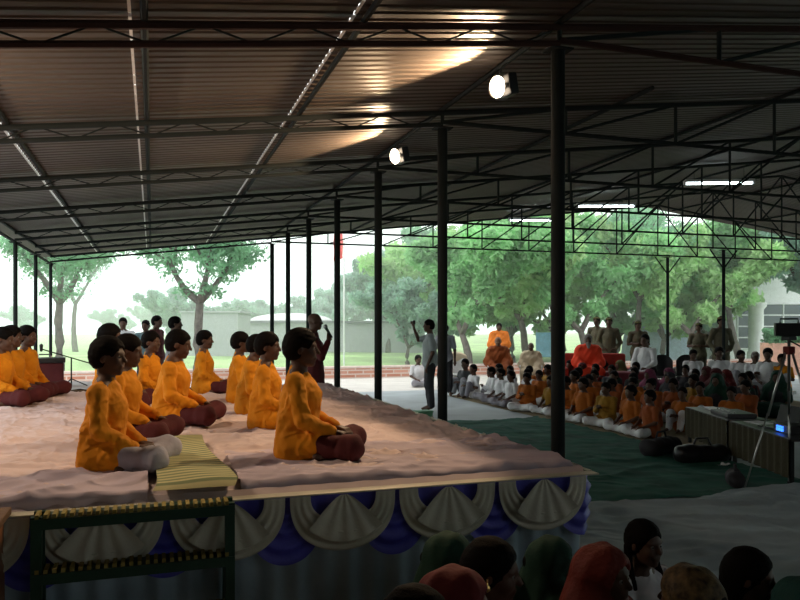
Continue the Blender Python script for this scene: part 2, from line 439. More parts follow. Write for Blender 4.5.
# trusses
def bar(b, p, q, r=.018): b.tube([p, q], r, 6)
def make_truss(v, k):
    t = empty('roof_truss', (0, v, 0), 0, ['steel roof truss nearest the camera, crossing the top of the picture',
        'second roof truss from the camera, above the near flood lamp', 'third roof truss from the camera, beside the far flood lamp',
        'fourth roof truss from the camera, middle of the hall', 'fifth roof truss from the camera, under the leftmost eave post seen',
        'sixth roof truss from the camera, last but one before the open end', 'farthest roof truss, at the open end in front of the trees'][k], 'roof truss', 'steel roof trusses')
    top = MB(); e = .02
    top.tube([(EAVE_L, 0, roofz(EAVE_L)), (RIDGE, 0, roofz(RIDGE)), (EAVE_R, 0, roofz(EAVE_R))], .024, 6)
    top.build('top_chord', M_RUSTY if k == 0 else M_STEEL, t)
    bot = MB(); bot.tube([(EAVE_L, 0, roofz(EAVE_L) - .1), (2.4, 0, 3.4)], .02, 6)
    bot.tube([(2.4, 0, 3.42), (22, 0, 3.42)], .02, 6)
    bot.build('bottom_chord', M_RUSTY if k == 0 else M_STEEL, t)
    w = MB(); n = 16; du = (2.4 - EAVE_L) / n
    for i in range(n):
        u0 = EAVE_L + i * du; u1 = u0 + du
        if i % 2: bar(w, (u0, 0, roofz(u0) - .1), (u1, 0, roofz(u1)), .006)
        else: bar(w, (u0, 0, roofz(u0)), (u1, 0, roofz(u1) - .1), .006)
    n = 16; du = (22 - 2.4) / n
    for i in range(n + 1):
        u = 2.4 + i * du; zt = roofz(u)
        if zt - 3.42 > .06: bar(w, (u, 0, 3.42), (u, 0, zt), .016)
        if i < n:
            if u < RIDGE - .1: bar(w, (u, 0, 3.42), (u + du, 0, roofz(u + du)), .015)
            else: bar(w, (u, 0, zt), (u + du, 0, 3.42), .015)
    w.build('web_bars', M_STEEL, t)
for k, v in enumerate(ROWS): make_truss(v, k)
# purlins along the hall
pur = [EAVE_L, -1.0, -.04, 1.14, 2.4, 4.2, 6.1, 8, 9.9, 11.6, 12.9, 15, 17.5, 20.5]
for i, u in enumerate(pur):
    o = MB().tube([(u, 3.0 if u < 3 else 5.5, roofz(u) + .03), (u, VF, roofz(u) + .03)], .02, 6).build('purlin', M_STEEL)
    nm = ('at the open left eave', 'nearest the left eave', 'second from the left eave', 'third from the left eave', 'over the row of posts beside the stage')
    lab = 'dark steel roof purlin running away ' + nm[i] if i < 5 else 'dark steel roof purlin on the right-hand slope, %s right of the stage posts' % ('first second third fourth fifth sixth seventh eighth ninth'.split()[i - 5])
    tag(o, lab, 'roof purlin', 'roof purlins')
# posts beside the stage
def post(u, v, z, r, label, group, base=True, cap=True):
    t = empty('steel_post', (u, v, 0), 0, label, 'post', group)
    MB().tube([(0, 0, 0), (0, 0, z)], r, 12).build('shaft', M_STEEL, t, True)
    if base: MB().box(-.1, .1, -.1, .1, 0, .015, .004).build('base_plate', M_STEEL, t)
    if cap: MB().box(-.08, .08, -.06, .06, z - .012, z, .003).build('cap_plate', M_STEEL, t)
    return t
pl = ['thick dark steel post nearest the camera, at the right stage corner', 'second dark post from the camera beside the stage, behind the near flood lamp',
      'third dark post beside the stage, below the far flood lamp', 'fourth dark post beside the stage, just right of the monk with the microphone',
      'fifth dark post beside the stage, just left of the monk with the microphone', 'sixth dark post beside the stage, second thinnest of the row',
      'seventh and farthest dark post beside the stage, thinnest of the row']
for k, v in enumerate(ROWS): post(2.42, v + .05, 3.385, .044, pl[k], 'posts beside the stage')
for k, lb in ((4, 'leftmost thin post under the left eave'), (5, 'middle thin post under the left eave'), (6, 'rightmost thin post under the left eave, by the leaning tree trunk')):
    post(EAVE_L, ROWS[k] + .05, roofz(EAVE_L) - .125, .03, lb, 'posts under the left eave')
for k, lb in ((5, 'thin dark post with a forked head under the ridge, beside the standing guards'), (6, 'thin dark post with a forked head at the far end, left of its nearer twin')):
    t = post(12.5, ROWS[k], 3.385, .038, lb, 'forked posts under the ridge')
    b = MB()
    for s_ in (-1, 1): bar(b, (0, 0, 2.95), (s_ * .38, 0, 3.38), .016); bar(b, (s_ * .38, 0, 3.38), (s_ * .38, 0, 3.39), .016)
    b.build('forked_brace', M_STEEL, t)
tag(MB().tube([(EAVE_L, ROWS[3], roofz(EAVE_L) - .13), (EAVE_L, VF, roofz(EAVE_L) - .13)], .022, 6).build('eave_beam', M_STEEL), 'dark steel beam along the open left eave', 'beam')

# ================================================================== STAGE
SU0, SU1, SV0, SV1, SZ = -1.8, 2.12, 3.42, 8.85, .9
st = empty('stage', (0, 0, 0), 0, 'raised wooden stage carrying the seated boys in orange', 'stage')
M_WOOD = mat('dull_brown_wood', (.16, .09, .045), .7, var=.3, scale=5, bump=.2)
MB().box(SU0, SU1, SV0, SV1, SZ - .08, SZ - .012).build('deck', M_WOOD, st)
for i, (u, v) in enumerate([(u, v) for u in (SU0 + .15, .2, SU1 - .15) for v in (SV0 + .15, SV1 - .15)]):
    MB().box(u - .05, u + .05, v - .05, v + .05, 0, SZ - .08).build('leg', M_WOOD, st)
# cloth on the stage: one wrinkled sheet that folds over the edges
def nz(x, y, s=0):
    return (math.sin(x * 2.3 + 1.7 * math.sin(y * 1.9 + s)) * .5 + math.sin(y * 5.1 + 2.2 * math.sin(x * 3.3 + s * 2)) * .32 + math.sin((x + y) * 9.3 + 2 * math.sin(y * 4.1 + s)) * .18
            + .13 * math.sin(x * 23 + 3 * math.sin(y * 7 + s)) * math.sin(y * 11 + 1.3))
def ridge(x, y, s=0): return (1 - abs(nz(x, y, s))) ** 3
CU0, CU1, CV0, CV1 = SU0, SU1 + .03, SV0 - .03, SV1 + .03
def clothfn(u, v, o):
    U = CU0 + (CU1 - CU0) * u; W = (CV0 - .06) + (CV1 + .1 - CV0 + .06) * v
    z = SZ + .002 + .026 * ridge(U * .8, W * 2.1) ** 2 + .017 * ridge(U * 1.2 + 3, W * 4.6, 2) ** 2 + .013 * ridge(U * 3.3 + 1, W * 1.5, 5) ** 2 + .003 * ridge(U * 3, W * 9, 7) ** 2 + .005 * (nz(U * .8, W * .8, 4) + 1)
    if U > CU1 - .09: z -= (U - CU1 + .09) ** 1 * .8
    if W < SV0 + .02: z = SZ - .022 + .004 * math.sin(U * 30) if W < CV0 else SZ + .006
    if W > CV1: z = SZ - .07
    return (U, max(W, CV0 - .012), z)
M_SHEET = mat('pinkish_white_stage_cloth', (.62, .50, .49), .9, var=.10, scale=.8, bump=.9, bscale=9)
crumple(M_SHEET, 3, .012)
o = MB().grid(clothfn, 380, 420).build('stage_cloth', M_SHEET, None, True)
tag(o, 'large crumpled pinkish white cloth covering the stage floor', 'cloth')
M_SHEET2 = mat('lilac_white_sheet', (.50, .42, .48), .9, var=.08, scale=1.4, bump=.6, bscale=9)
crumple(M_SHEET2, 4, .05)
def fold_sheet(name, u0, u1, v0, v1, z, hang, label, m, seed, amp=.03, grp=None):
    def fn(a, b, o):
        U = u0 + (u1 - u0) * a; n = .05 * math.sin(a * 9 + seed) + .03 * math.sin(a * 23 + seed)
        L = (v1 - v0); D = (L + hang) * b; W = v1 - D + (n * (1 - b) if not hang else n * (1 - b))
        zz = z + amp * ridge(U * 1.7 + seed, W * 2.3, seed) + .014
        if D > L: W = v0 - .012 - .006 * math.sin(U * 40 + seed); zz = z - (D - L) + .005 * math.sin(U * 25)
        return (U, W, zz)
    o = MB().grid(fn, 90, 60).build(name, m, None, True); return tag(o, label, 'cloth', grp)
fold_sheet('folded_sheet', -1.35, -.02, SV0 - .02, 3.85, SZ + .02, .07, 'lilac white sheet folded over the front stage edge at left', M_SHEET2, 1)
fold_sheet('folded_sheet', .38, 2.1, SV0 - .0, 4.3, SZ + .018, .035, 'rumpled lilac sheet on the stage under the nearest boy', M_SHEET2, 4, .022)
# woven mat
M_MAT = mat('woven_straw_mat', (.42, .40, .20), .85, var=.1)
n = M_MAT.node_tree.nodes; l = M_MAT.node_tree.links
wv = n.new('ShaderNodeTexWave'); wv.bands_direction = 'Y'; wv.inputs['Scale'].default_value = 5.5; wv.inputs['Distortion'].default_value = .6
tc = [x for x in n if x.type == 'TEX_COORD'][0]; l.new(tc.outputs['Object'], wv.inputs['Vector'])
cr = n.new('ShaderNodeValToRGB'); cr.color_ramp.elements[0].color = (.50, .46, .24, 1); cr.color_ramp.elements[1].color = (.20, .24, .12, 1); cr.color_ramp.elements[0].position = .35; cr.color_ramp.elements[1].position = .65
l.new(wv.outputs['Color'], cr.inputs['Fac']); l.new(cr.outputs['Color'], n['Principled BSDF'].inputs['Base Color'])
def matfn(a, b, o):
    U = .0 + (.35 - .06 * (1 - b)) * a; D = 1.405 * b; W = 4.78 - D
    if W < SV0 - .03: return (U, SV0 - .062, SZ + .05 - (SV0 - .03 - W))
    return (U + .02 * math.sin(W * 4), W, SZ + .062 + .006 * math.sin(U * 14 + W * 5))
tag(MB().grid(matfn, 14, 60).build('woven_mat', M_MAT, None, True), 'greenish yellow striped woven mat at the front edge of the stage', 'mat')

# skirt
M_SATIN = mat('pale_teal_satin', (.30, .40, .46), .45, bump=.1, spec=.5)
M_BLUE = mat('royal_blue_satin', (.06, .06, .42), .5, bump=.15, spec=.5)
M_SWAG = mat('cream_satin', (.50, .48, .38), .5, bump=.12, spec=.5)
sk = empty('stage_skirt', (0, 0, 0), 0, 'pleated pale skirt with cream and blue swags hung along the stage front', 'stage skirt')
LIP = SZ - .02
fr = lambda s_, off: (s_, SV0 - .05 - off) if s_ <= SU1 else (SU1 + .04 + off, SV0 + (s_ - SU1))      # path runs along the front then round the right corner
def pleat(a, b, o):
    s_ = SU0 + (SU1 - SU0 + 5.3) * a; w = .016 * math.sin(s_ * 52) + .012 * math.sin(s_ * 23 + 1)
    x, y = fr(s_, w * (.4 + .6 * b)); return (x, y, LIP - (LIP - .02) * b)
MB().grid(pleat, 1400, 10).build('pleated_curtain', M_SATIN, sk, True)
def band(a, b, o):
    s_ = SU0 + (SU1 - SU0 + 5.3) * a
    x, y = fr(s_, .04 + .004 * math.sin(s_ * 60)); return (x, y, LIP + .004 - .13 * b)
MB().grid(band, 600, 3).build('blue_band', M_BLUE, sk, True)
MB().box(SU0, SU1 + .07, SV0 - .118, SV0 - .045, LIP - .003, LIP + .004).box(SU1 + .04, SU1 + .07, SV0 - .05, SV1, LIP - .004, LIP + .008).build('trim_tape', M_SWAG, sk)
PER = .515; c0 = SU1 - .26
def lobe(c, w, h, m, name, depth, inner=None, side=0):
    def fn(a, b, o):
        t = math.pi * a; e = w * math.cos(t); r = b
        x = c - e * r; drop = h * (math.sin(t) ** .62) * r
        fold = .010 * math.sin(r * 26 + a * 2) * math.sin(t)
        X, Y = fr(x, depth + fold + .035 * math.sin(t) * (1 - (2 * r - 1) ** 2) * .6)
        return (X, Y, LIP - .004 - drop)
    MB().grid(fn, 36, 26).build(name, m, sk, True)
def crescent(c, w, h, depth):
    def fn(a, b, o):                       # swag: outer curve to inner curve
        t = math.pi * a; r = .58 + .42 * b * 1.0
        x = c - w * math.cos(t) * (.62 + .38 * b if True else 1); top = (abs(math.cos(t)) ** 3)
        drop = h * (math.sin(t) ** .75) * (.45 + .55 * b)
        f = .012 * math.sin(b * 20 + math.sin(t)); X, Y = fr(x, depth + f * math.sin(t) + .03 * math.sin(math.pi * b) * math.sin(t))
        return (X, Y, LIP - .002 - drop)
    MB().grid(fn, 40, 22).build('cream_swag', M_SWAG, sk, True)
    def tri(a, b, o):
        w2 = (.10 + .95 * b ** .8) * w * .66; x = c + w2 * (2 * a - 1); f = .005 * math.sin(a * 26) * (.3 + b)
        X, Y = fr(x, depth + .012 + f + .034 * b); return (X, Y, LIP - .002 - h * .80 * b * (1 - .32 * abs(2 * a - 1) ** 2))
    MB().grid(tri, 26, 12).build('cream_fan', M_SWAG, sk, True)
for i in range(-1, 9):
    c = c0 - i * PER
    lobe(c + PER / 2 if i > -1 else c + .0, PER * .34, .31, M_BLUE, 'blue_drape', .035)
    if i > -1: crescent(c, PER * .48, .255, .078)
for i in range(1, 6):
    c = SU1 + .12 + i * PER - PER * .5
    crescent(c, PER * .48, .255, .078); lobe(c + PER / 2, PER * .34, .31, M_BLUE, 'blue_drape', .035)

# green steps in front
M_GRN = mat('dark_green_paint', (.014, .048, .03), .5, var=.2, bump=.1)
M_YEL = mat('yellow_paint_edge', (.24, .19, .05), .8, var=.25, scale=20)
stp = empty('stage_steps', (-.06, 3.25, 0), 0, 'dark green metal steps with yellow striped treads against the stage front', 'steps')
for s_ in (-1, 1):
    b = MB(); b.box(s_ * .37 - .02, s_ * .37 + .02, -.07, -.04, 0, .90).box(s_ * .37 - .02, s_ * .37 + .02, .03, .06, 0, .90)
    b.build('side_frame', M_GRN, stp)
for z in (.905, .69, .47, .24):
    t_ = MB().box(-.35, .35, -.06, .05, z - .03, z - .012).box(-.39, .39, -.075, -.06, z - .055, z - .014).build('tread', M_GRN, stp)
    b = MB()
    for i in range(24): b.box(-.375 + i * .0315, -.360 + i * .0315, -.072, .012, z - .012, z + .004)
    b.build('yellow_slats', M_YEL, t_)
bx = empty('wooden_box', (-.86, 3.12, 0), 0, 'brown wooden box standing left of the green steps', 'box')
MB().box(-.34, .3, -.25, .2, 0, .885, .012).build('body', mat('brown_box_wood', (.20, .085, .035), .6, var=.3, scale=3, bump=.2), bx)
MB().box(-.36, .32, -.27, .22, .885, .915, .006).build('lid', M_WOOD, bx)

# equipment platform beyond the stage at left
ep = empty('low_platform', (-1.15, 10.35, 0), 0, 'cloth covered low platform holding the instruments behind the stage at left', 'platform')
MB().box(-1.3, 1.0, -.6, .7, 0, .86).build('base', M_WOOD, ep)
MB().grid(lambda a, b, o: (-1.33 + 2.36 * a, -.63 + 1.36 * b, .868 + .02 * ridge(a * 5, b * 4, 2)), 40, 24).build('white_cover', M_WHITE, ep, True)
hm = empty('instrument_case', (-1.25, 10.1, .885), .1, 'dark maroon instrument case beside the microphone stand at far left', 'case')
MB().box(-.25, .2, -.18, .18, .0, .3, .02).build('body', M_MAROON, hm); MB().box(-.27, .22, -.2, .2, .3, .36, .015).build('lid', M_BLACK, hm)
MB().tube([(-.1, 0, .36), (-.08, 0, .40), (.04, 0, .40), (.06, 0, .36)], .01, 6).build('handle', M_CHROME, hm)
ms = empty('microphone_stand', (-.93, 9.75, .9), 0, 'black microphone stand with a slanting boom at far left', 'microphone stand')
MB().tube([(0, 0, .02), (0, 0, .36)], .009, 8).build('pole', M_BLACK, ms)
MB().tube([(-.32, 0, .46), (.22, 0, .28)], .007, 8).build('boom', M_BLACK, ms)
b = MB()
for a in (0, 2.1, 4.2): b.tube([(0, 0, .1), (.18 * math.cos(a), .18 * math.sin(a), .012)], .007, 6)
b.build('tripod_feet', M_BLACK, ms); MB().lathe([(.0, -.03), (.016, -.02), (.02, .03), (.022, .05), (0, .07)], (-.33, 0, .46)).build('microphone', M_BLACK, ms, True)

# ================================================================== LAMPS
def flood(u, v, z, label, power, aim, spot=124, col=(1, .70, .42)):
    t = empty('flood_lamp', (u, v, z), 0, label, 'lamp', 'halogen flood lamps on the post row')
    d = Vector(aim).normalized(); rot = d.to_track_quat('-Z', 'Y').to_matrix().to_4x4()
    h = MB(); h.box(-.10, .10, -.075, .075, .03, .10, .01); h.bm.transform(rot); h.build('housing', M_BLACK, t)
    rf = MB().grid(lambda a, b, o: (0.1 * math.cos(a * 6.2832) * (.35 + .65 * b), .075 * math.sin(a * 6.2832) * (.35 + .65 * b), .028 - .045 * b), 24, 4); rf.bm.transform(rot)
    rf.build('reflector', M_CHROME, t)
    bl = MB(); bl.bm.verts.ensure_lookup_table(); bmesh.ops.create_uvsphere(bl.bm, u_segments=20, v_segments=12, radius=.075)
    for w in bl.bm.verts: w.co.x *= .9; w.co.z *= .55; w.co.z -= .012
    bl.bm.transform(rot)
    bl.build('glowing_bulb', mat('hot_bulb', (1, .9, .75), .5, emit=(1, .80, .58), es=16), t, True)
    MB().tube([(0, 0, .06), (.03, .02, .14), (.09, 0, .2)], .008, 6).build('bracket', M_STEEL, t)
    L = bpy.data.lights.new('flood_light', 'SPOT'); L.energy = power; L.color = col; L.spot_size = R(spot); L.spot_blend = .15; L.shadow_soft_size = .05
    lo = bpy.data.objects.new('flood_light', L); C.objects.link(lo); lo.parent = t; lo.location = d * .085; lo.rotation_euler = d.to_track_quat('-Z', 'Y').to_euler()
    return t
flood(2.33, 4.76, 3.34, 'nearer glowing flood lamp, high beside the big post', 170, (-.85, -.12, -.16), 136)
flood(2.3, 7.0, 3.33, 'farther glowing flood lamp, between the second and third posts', 140, (-.85, -.12, -.16), 136)
flood(-1.65, 4.3, 2.78, 'flood lamp under the left eave, outside the left picture edge', 88, (.62, .42, -.40), 138, (1, .76, .54))
def tube_light(x, y, z, d, L_, label, yaw):
    u, v = uv_at(x, d); t = empty('tube_light', (u, v, z), yaw, label, 'tube light', 'white tube lights under the roof')
    MB().box(-L_ / 2, L_ / 2, -.035, .035, .02, .07, .008).build('fitting', M_WHITE, t)
    MB().tube([(-L_ / 2 + .04, 0, 0), (L_ / 2 - .04, 0, 0)], .02, 10).build('glowing_tube', mat('lit_tube', (.9, 1, 1), .5, emit=(.85, 1, 1), es=9), t, True)
    for s_ in (-1, 1):
        MB().box(s_ * (L_ / 2 - .02) - .02, s_ * (L_ / 2 - .02) + .02, -.02, .02, -.02, .03).build('end_cap', M_WHITE, t)
        MB().tube([(s_ * L_ * .35, 0, .07), (s_ * L_ * .35, 0, roofz(u) - z + .05)], .004, 5).build('hanging_wire', M_STEEL, t)
tube_light(719, 181, 4.14, 13.0, 1.22, 'bright tube light nearest the camera, hanging below the right roof slope', -R(22))
tube_light(606, 205, 4.12, 15.4, 1.22, 'middle tube light, hanging right of the big post', -R(20))
tube_light(535, 221, 4.05, 17.0, 1.22, 'farthest tube light, just left of the big post', -R(18))
# ================================================================== CLOTHS ON THE HALL FLOOR
M_CARPET = mat('dark_green_carpet', (.018, .105, .075), .9, var=.3, scale=2.5, bump=.4, bscale=6)
M_FSHEET = mat('grey_white_floor_sheet', (.34, .42, .46), .75, var=.1, scale=1.2, bump=.4, bscale=7, spec=.5)
crumple(M_FSHEET, 2.2, .05)
crumple(M_ORANGE, 9, .03)
crumple(M_WHITE, 9, .02)
crumple(M_CARPET, 1.6, .05)
def groundcloth(name, u0, u1, v0, v1, z, m, label, cat, amp, seed, wig=.12, n=110, grp=None):
    def fn(a, b, o):
        U = u0 + (u1 - u0) * a; W = v0 + (v1 - v0) * b
        W += wig * math.sin(U * 2.1 + seed) * (1 - 2 * abs(b - .5)) * 0 + wig * math.sin(U * 2.7 + seed) * (abs(2 * b - 1) ** 6)
        return (U, W, z + amp * ridge(U * .7 + seed, W * 1.5, seed) + amp * .4 * ridge(U * 2, W * 3.7, seed + 1))
    return tag(MB().grid(fn, n, n).build(name, m, None, True), label, cat, grp)
groundcloth('green_carpet', 2.0, 6.55, 5.7, 11.7, .008, M_CARPET, 'wrinkled dark green carpet on the floor between stage and audience', 'carpet', .022, 2, .15, 140)
groundcloth('floor_sheet', .2, 8.5, 1.0, 5.75, .034, M_FSHEET, 'pale grey floor sheet in front of the green carpet', 'sheet', .035, 5, .12, 150)
groundcloth('audience_mat', 6.5, 13.2, 8.2, 16.0, .006, mat('straw_brown_mat', (.20, .16, .09), .9, var=.2), 'straw coloured mat under the seated audience', 'mat', .006, 1, .05, 50)
tag(fold_sheet('crumpled_cloth', 3.9, 4.45, 6.9, 7.15, .03, 0, 'small white crumpled cloth lying on the green carpet', M_WHITE, 3, .03), None, 'cloth')

# ================================================================== OUTDOORS
M_BARK = mat('grey_bark', (.13, .115, .10), .9, var=.3, scale=8, bump=.5)
def leafmat(name, c): return mat(name, c, .7, var=.35, scale=.9, trans=.45)
LEAF = [leafmat('fresh_green_leaves', (.32, .60, .29)), leafmat('mid_green_leaves', (.22, .45, .26)), leafmat('grey_green_leaves', (.32, .50, .40)), leafmat('yellow_green_leaves', (.44, .68, .32))]
def tree_protos(seed, H, sp, fork_z, nb, leafn, leafs, flat=.75, lean=(0, 0), thick=1.0):
    rs = random.Random(seed); tips = []; tb = MB()
    def br(p, d, L, r, lv):
        pts = [p]; q = Vector(p); dd = Vector(d)
        for i in range(4):
            dd = (dd + Vector((rs.uniform(-.18, .18), rs.uniform(-.18, .18), rs.uniform(-.05, .12)))).normalized(); q = q + dd * L / 4; pts.append(q.copy())
        tb.tube(pts, [r * (1 - .11 * i) for i in range(5)], 8 if lv < 2 else 5)
        if lv >= 1: tips.append((pts[2], .75)); tips.append((pts[-1], 1.0))
        if lv < 3:
            n = 3 if lv else nb; a0 = rs.uniform(0, 6.28)
            for i in range(n):
                a = a0 + i * 6.283 / n + rs.uniform(-.4, .4); s_ = rs.uniform(.5, .95) * sp
                nd = (dd * .75 + Vector((math.cos(a) * s_, math.sin(a) * s_, rs.uniform(-.05, .35)))).normalized()
                br(pts[-1], nd, L * rs.uniform(.62, .8) if lv else (H - fork_z) * rs.uniform(.34, .46), r * .58, lv + 1)
    r0 = H * .026 * thick
    br(Vector((0, 0, -.05)), Vector((lean[0], lean[1], 1)).normalized(), fork_z, r0, 0)
    tm = tb.mesh('tree_trunk')
    n = np.random.RandomState(seed); P = []
    T = np.array([tuple(t[0]) for t in tips]); W = np.array([t[1] for t in tips])
    per = leafn // len(T); rad = H * .085
    cen = np.repeat(T, per, 0); k = len(cen)
    off = n.normal(size=(k, 3)); off /= np.linalg.norm(off, axis=1)[:, None]; off *= (n.rand(k, 1) ** .45) * rad * np.repeat(W, per)[:, None]; off[:, 2] *= flat
    c = cen + off; c[:, 2] -= .04 * H * n.rand(k)
    a = n.normal(size=(k, 3)); a[:, 2] -= .5; a /= np.linalg.norm(a, axis=1)[:, None]; b = np.cross(a, n.normal(size=(k, 3))); b /= np.linalg.norm(b, axis=1)[:, None]
    s_ = leafs * (.6 + .8 * n.rand(k, 1))
    Q = np.stack([c - a * s_, c + b * s_ * .38, c + a * s_, c - b * s_ * .38], 1).reshape(-1, 3)
    me = bpy.data.meshes.new('leaves'); me.vertices.add(len(Q)); me.vertices.foreach_set('co', Q.astype('f').ravel())
    me.loops.add(len(Q)); me.loops.foreach_set('vertex_index', np.arange(len(Q), dtype='i')); me.polygons.add(k); me.polygons.foreach_set('loop_start', np.arange(0, len(Q), 4, dtype='i'))
    me.update(calc_edges=True)
    return tm, me
TP = {'fork': tree_protos(3, 6.6, 1.0, 1.5, 2, 26000, .13), 'umb': tree_protos(11, 5.6, 1.1, 2.6, 3, 6500, .09, .6, (.08, 0), 1.4),
      'round': tree_protos(5, 7.0, .95, 2.0, 4, 28000, .14), 'low': tree_protos(8, 4.6, 1.2, .9, 4, 16000, .13), 'high': tree_protos(31, 6.6, 1.1, 2.4, 4, 28000, .13), 'thin': tree_protos(21, 6.0, .8, 2.6, 3, 4000, .08)}
def tree(kind, x, d, sc, rz, m, label, grp=None, name='tree'):
    u, v = uv_at(x, d); t = empty(name, (u, v, -.05), rz, label, 'tree', grp); t.scale = (sc, sc, sc)
    a = meshobj('trunk', TP[kind][0], M_BARK, t); b = meshobj('foliage', TP[kind][1], m, t); return t
tree('umb', 200, 20.5, .92, 2.2, LEAF[1], 'forked tree with a thick pale trunk behind the stage, left of centre')
tree('umb', 58, 23, .95, .4, LEAF[1], 'slender tree right behind the rightmost thin eave post at left')
tree('thin', 76, 42, 1.15, 1, LEAF[2], 'hazy distant tree with bare spreading branches at far left')
near = [('fork', 470, 25, 1.0, -.3, 0, 'tree whose trunk forks in a V behind the seated orange monk'), ('round', 529, 27, 1.0, 2, 3, 'tree with a straight grey trunk just left of the big post'),
        ('fork', 586, 26, 1.05, 1.2, 0, 'bright green tree just right of the big post'), ('fork', 697, 27, 1.0, .9, 3, 'tree with a thick split trunk between the two forked posts'),
        ('low', 408, 31, .9, .5, 2, 'small pale tree right of the third stage post'), ('thin', 634, 28, 1.05, 2.6, 1, 'thin bending tree behind the guard with folded arms'),
        ('high', 741, 28.5, 1.0, 4, 0, 'leafy tree in front of the building with the window grid'), ('high', 792, 28, 1.12, 1, 2, 'tree at the right edge of the picture')]
for k, x, d, s_, rz, m, lb in near: tree(k, x, d, s_, rz, LEAF[m], lb)
ords = 'first second third fourth fifth sixth seventh eighth ninth tenth eleventh twelfth'.split()
back = [(388, 44, 'round', 1.0), (432, 40, 'round', 1.1), (500, 38, 'fork', 1.25), (548, 40, 'round', 1.2), (610, 38, 'round', 1.2), (655, 42, 'round', 1.15), (725, 46, 'high', 1.2), (782, 47, 'high', 1.2)]
for i, (x, d, k, s_) in enumerate(back): tree(k, x, d, s_, i * 1.3, LEAF[(2, 1, 1, 2, 1, 2, 1, 2)[i]], 'background tree right of the centre, %s from the left in the rear row' % ords[i], 'rear row of trees')
for i, (x, d, s_) in enumerate([(446, 33, 1.4), (512, 34, 1.45), (562, 33, 1.4), (618, 33, 1.45), (664, 31, 1.35), (712, 34, 1.4)]):
    tree('low', x, d, s_, i * 1.7 + .4, LEAF[(3, 0, 3, 0, 3, 2)[i]], 'low branching bright tree in the middle row at right, %s from the left' % ords[i], 'middle row of trees')
far = [(20, 75, 'low', .9), (110, 80, 'low', .85), (150, 85, 'low', 1.0), (236, 62, 'low', .95), (262, 64, 'round', .6), (300, 66, 'low', 1.05), (330, 58, 'low', 1.1), (358, 60, 'low', 1.35), (392, 64, 'low', 1.45), (175, 48, 'low', 1.0)]
for i, (x, d, k, s_) in enumerate(far): tree(k, x, d, s_, i * .9, LEAF[2], 'small distant tree on the left skyline, %s from the left' % ords[sorted(q[0] for q in far).index(x)], 'distant skyline trees')

def bricks():
    m = mat('red_brick_wall', (.5, .2, .13), .85); n = m.node_tree.nodes; l = m.node_tree.links
    b = n.new('ShaderNodeTexBrick'); b.inputs['Scale'].default_value = 1.0
    b.inputs['Color1'].default_value = (.46, .17, .10, 1); b.inputs['Color2'].default_value = (.60, .30, .22, 1); b.inputs['Mortar'].default_value = (.62, .5, .44, 1)
    b.inputs['Brick Width'].default_value = .5; b.inputs['Row Height'].default_value = .12; b.inputs['Mortar Size'].default_value = .02
    tc = [x for x in n if x.type == 'TEX_COORD'][0]; mp = n.new('ShaderNodeMapping'); mp.inputs['Rotation'].default_value = (R(90), 0, 0)
    l.new(tc.outputs['Object'], mp.inputs['Vector']); l.new(mp.outputs['Vector'], b.inputs['Vector']); l.new(b.outputs['Color'], n['Principled BSDF'].inputs['Base Color']); return m
kb = empty('brick_kerb', (0, 22.3, 0), 0, 'low red brick wall edging the lawn behind the hall', 'wall')
MB().box(-14, 22, 0, .35, -.1, .30).build('bricks', bricks(), kb); MB().box(-14.02, 22.02, -.03, .38, .30, .36, .01).build('coping', mat('pale_pink_coping', (.62, .50, .45), .85), kb)
M_GREYW = mat('grey_plaster', (.36, .38, .40), .85, var=.08)
M_WHITEW = mat('white_plaster', (.72, .75, .76), .85, var=.05)
def house(x0, x1, d, ztop, dep, m, name, label, cat='wall'):
    a = Vector(uv_at(x0, d)); b = Vector(uv_at(x1, d)); t = empty(name, ((a.x + b.x) / 2, (a.y + b.y) / 2, 0), math.atan2(b.y - a.y, b.x - a.x), label, cat)
    w = (b - a).length; MB().box(-w / 2, w / 2, 0, dep, -.1, ztop, .02).build('wall_block', m, t); return t, w
t, w = house(181, 238, 36, 2.25, 3, M_GREYW, 'shed', 'plain grey windowless shed behind the leaning tree', 'shed')
MB().box(-w / 2 - .1, w / 2 + .1, -.1, 3.1, 2.25, 2.33).build('roof_slab', M_GREYW, t)
t, w = house(246, 425, 44, 1.75, 5, M_GREYW, 'long_shed', 'long low grey building beyond the lawn behind the microphone', 'building')
MB().box(-w / 2 - .2, w / 2 + .2, -.2, 5.2, 1.75, 1.9).build('roof_slab', mat('dark_grey_slab', (.13, .14, .15), .8), t)
u, v = uv_at(291, 47); dm = empty('dome_roof', (u, v, 1.7), 0, 'pale shallow domed roof above the long low building', 'roof')
b = MB().lathe([(2.6 * math.cos(a * math.pi / 20), .5 * math.sin(a * math.pi / 20)) for a in range(0, 11)], (0, 0, .2), 28); b.build('dome', M_WHITEW, dm, True)
MB().lathe([(2.7, 0), (2.7, .22), (2.5, .24)], (0, 0, 0), 28).build('rim', M_GREYW, dm)
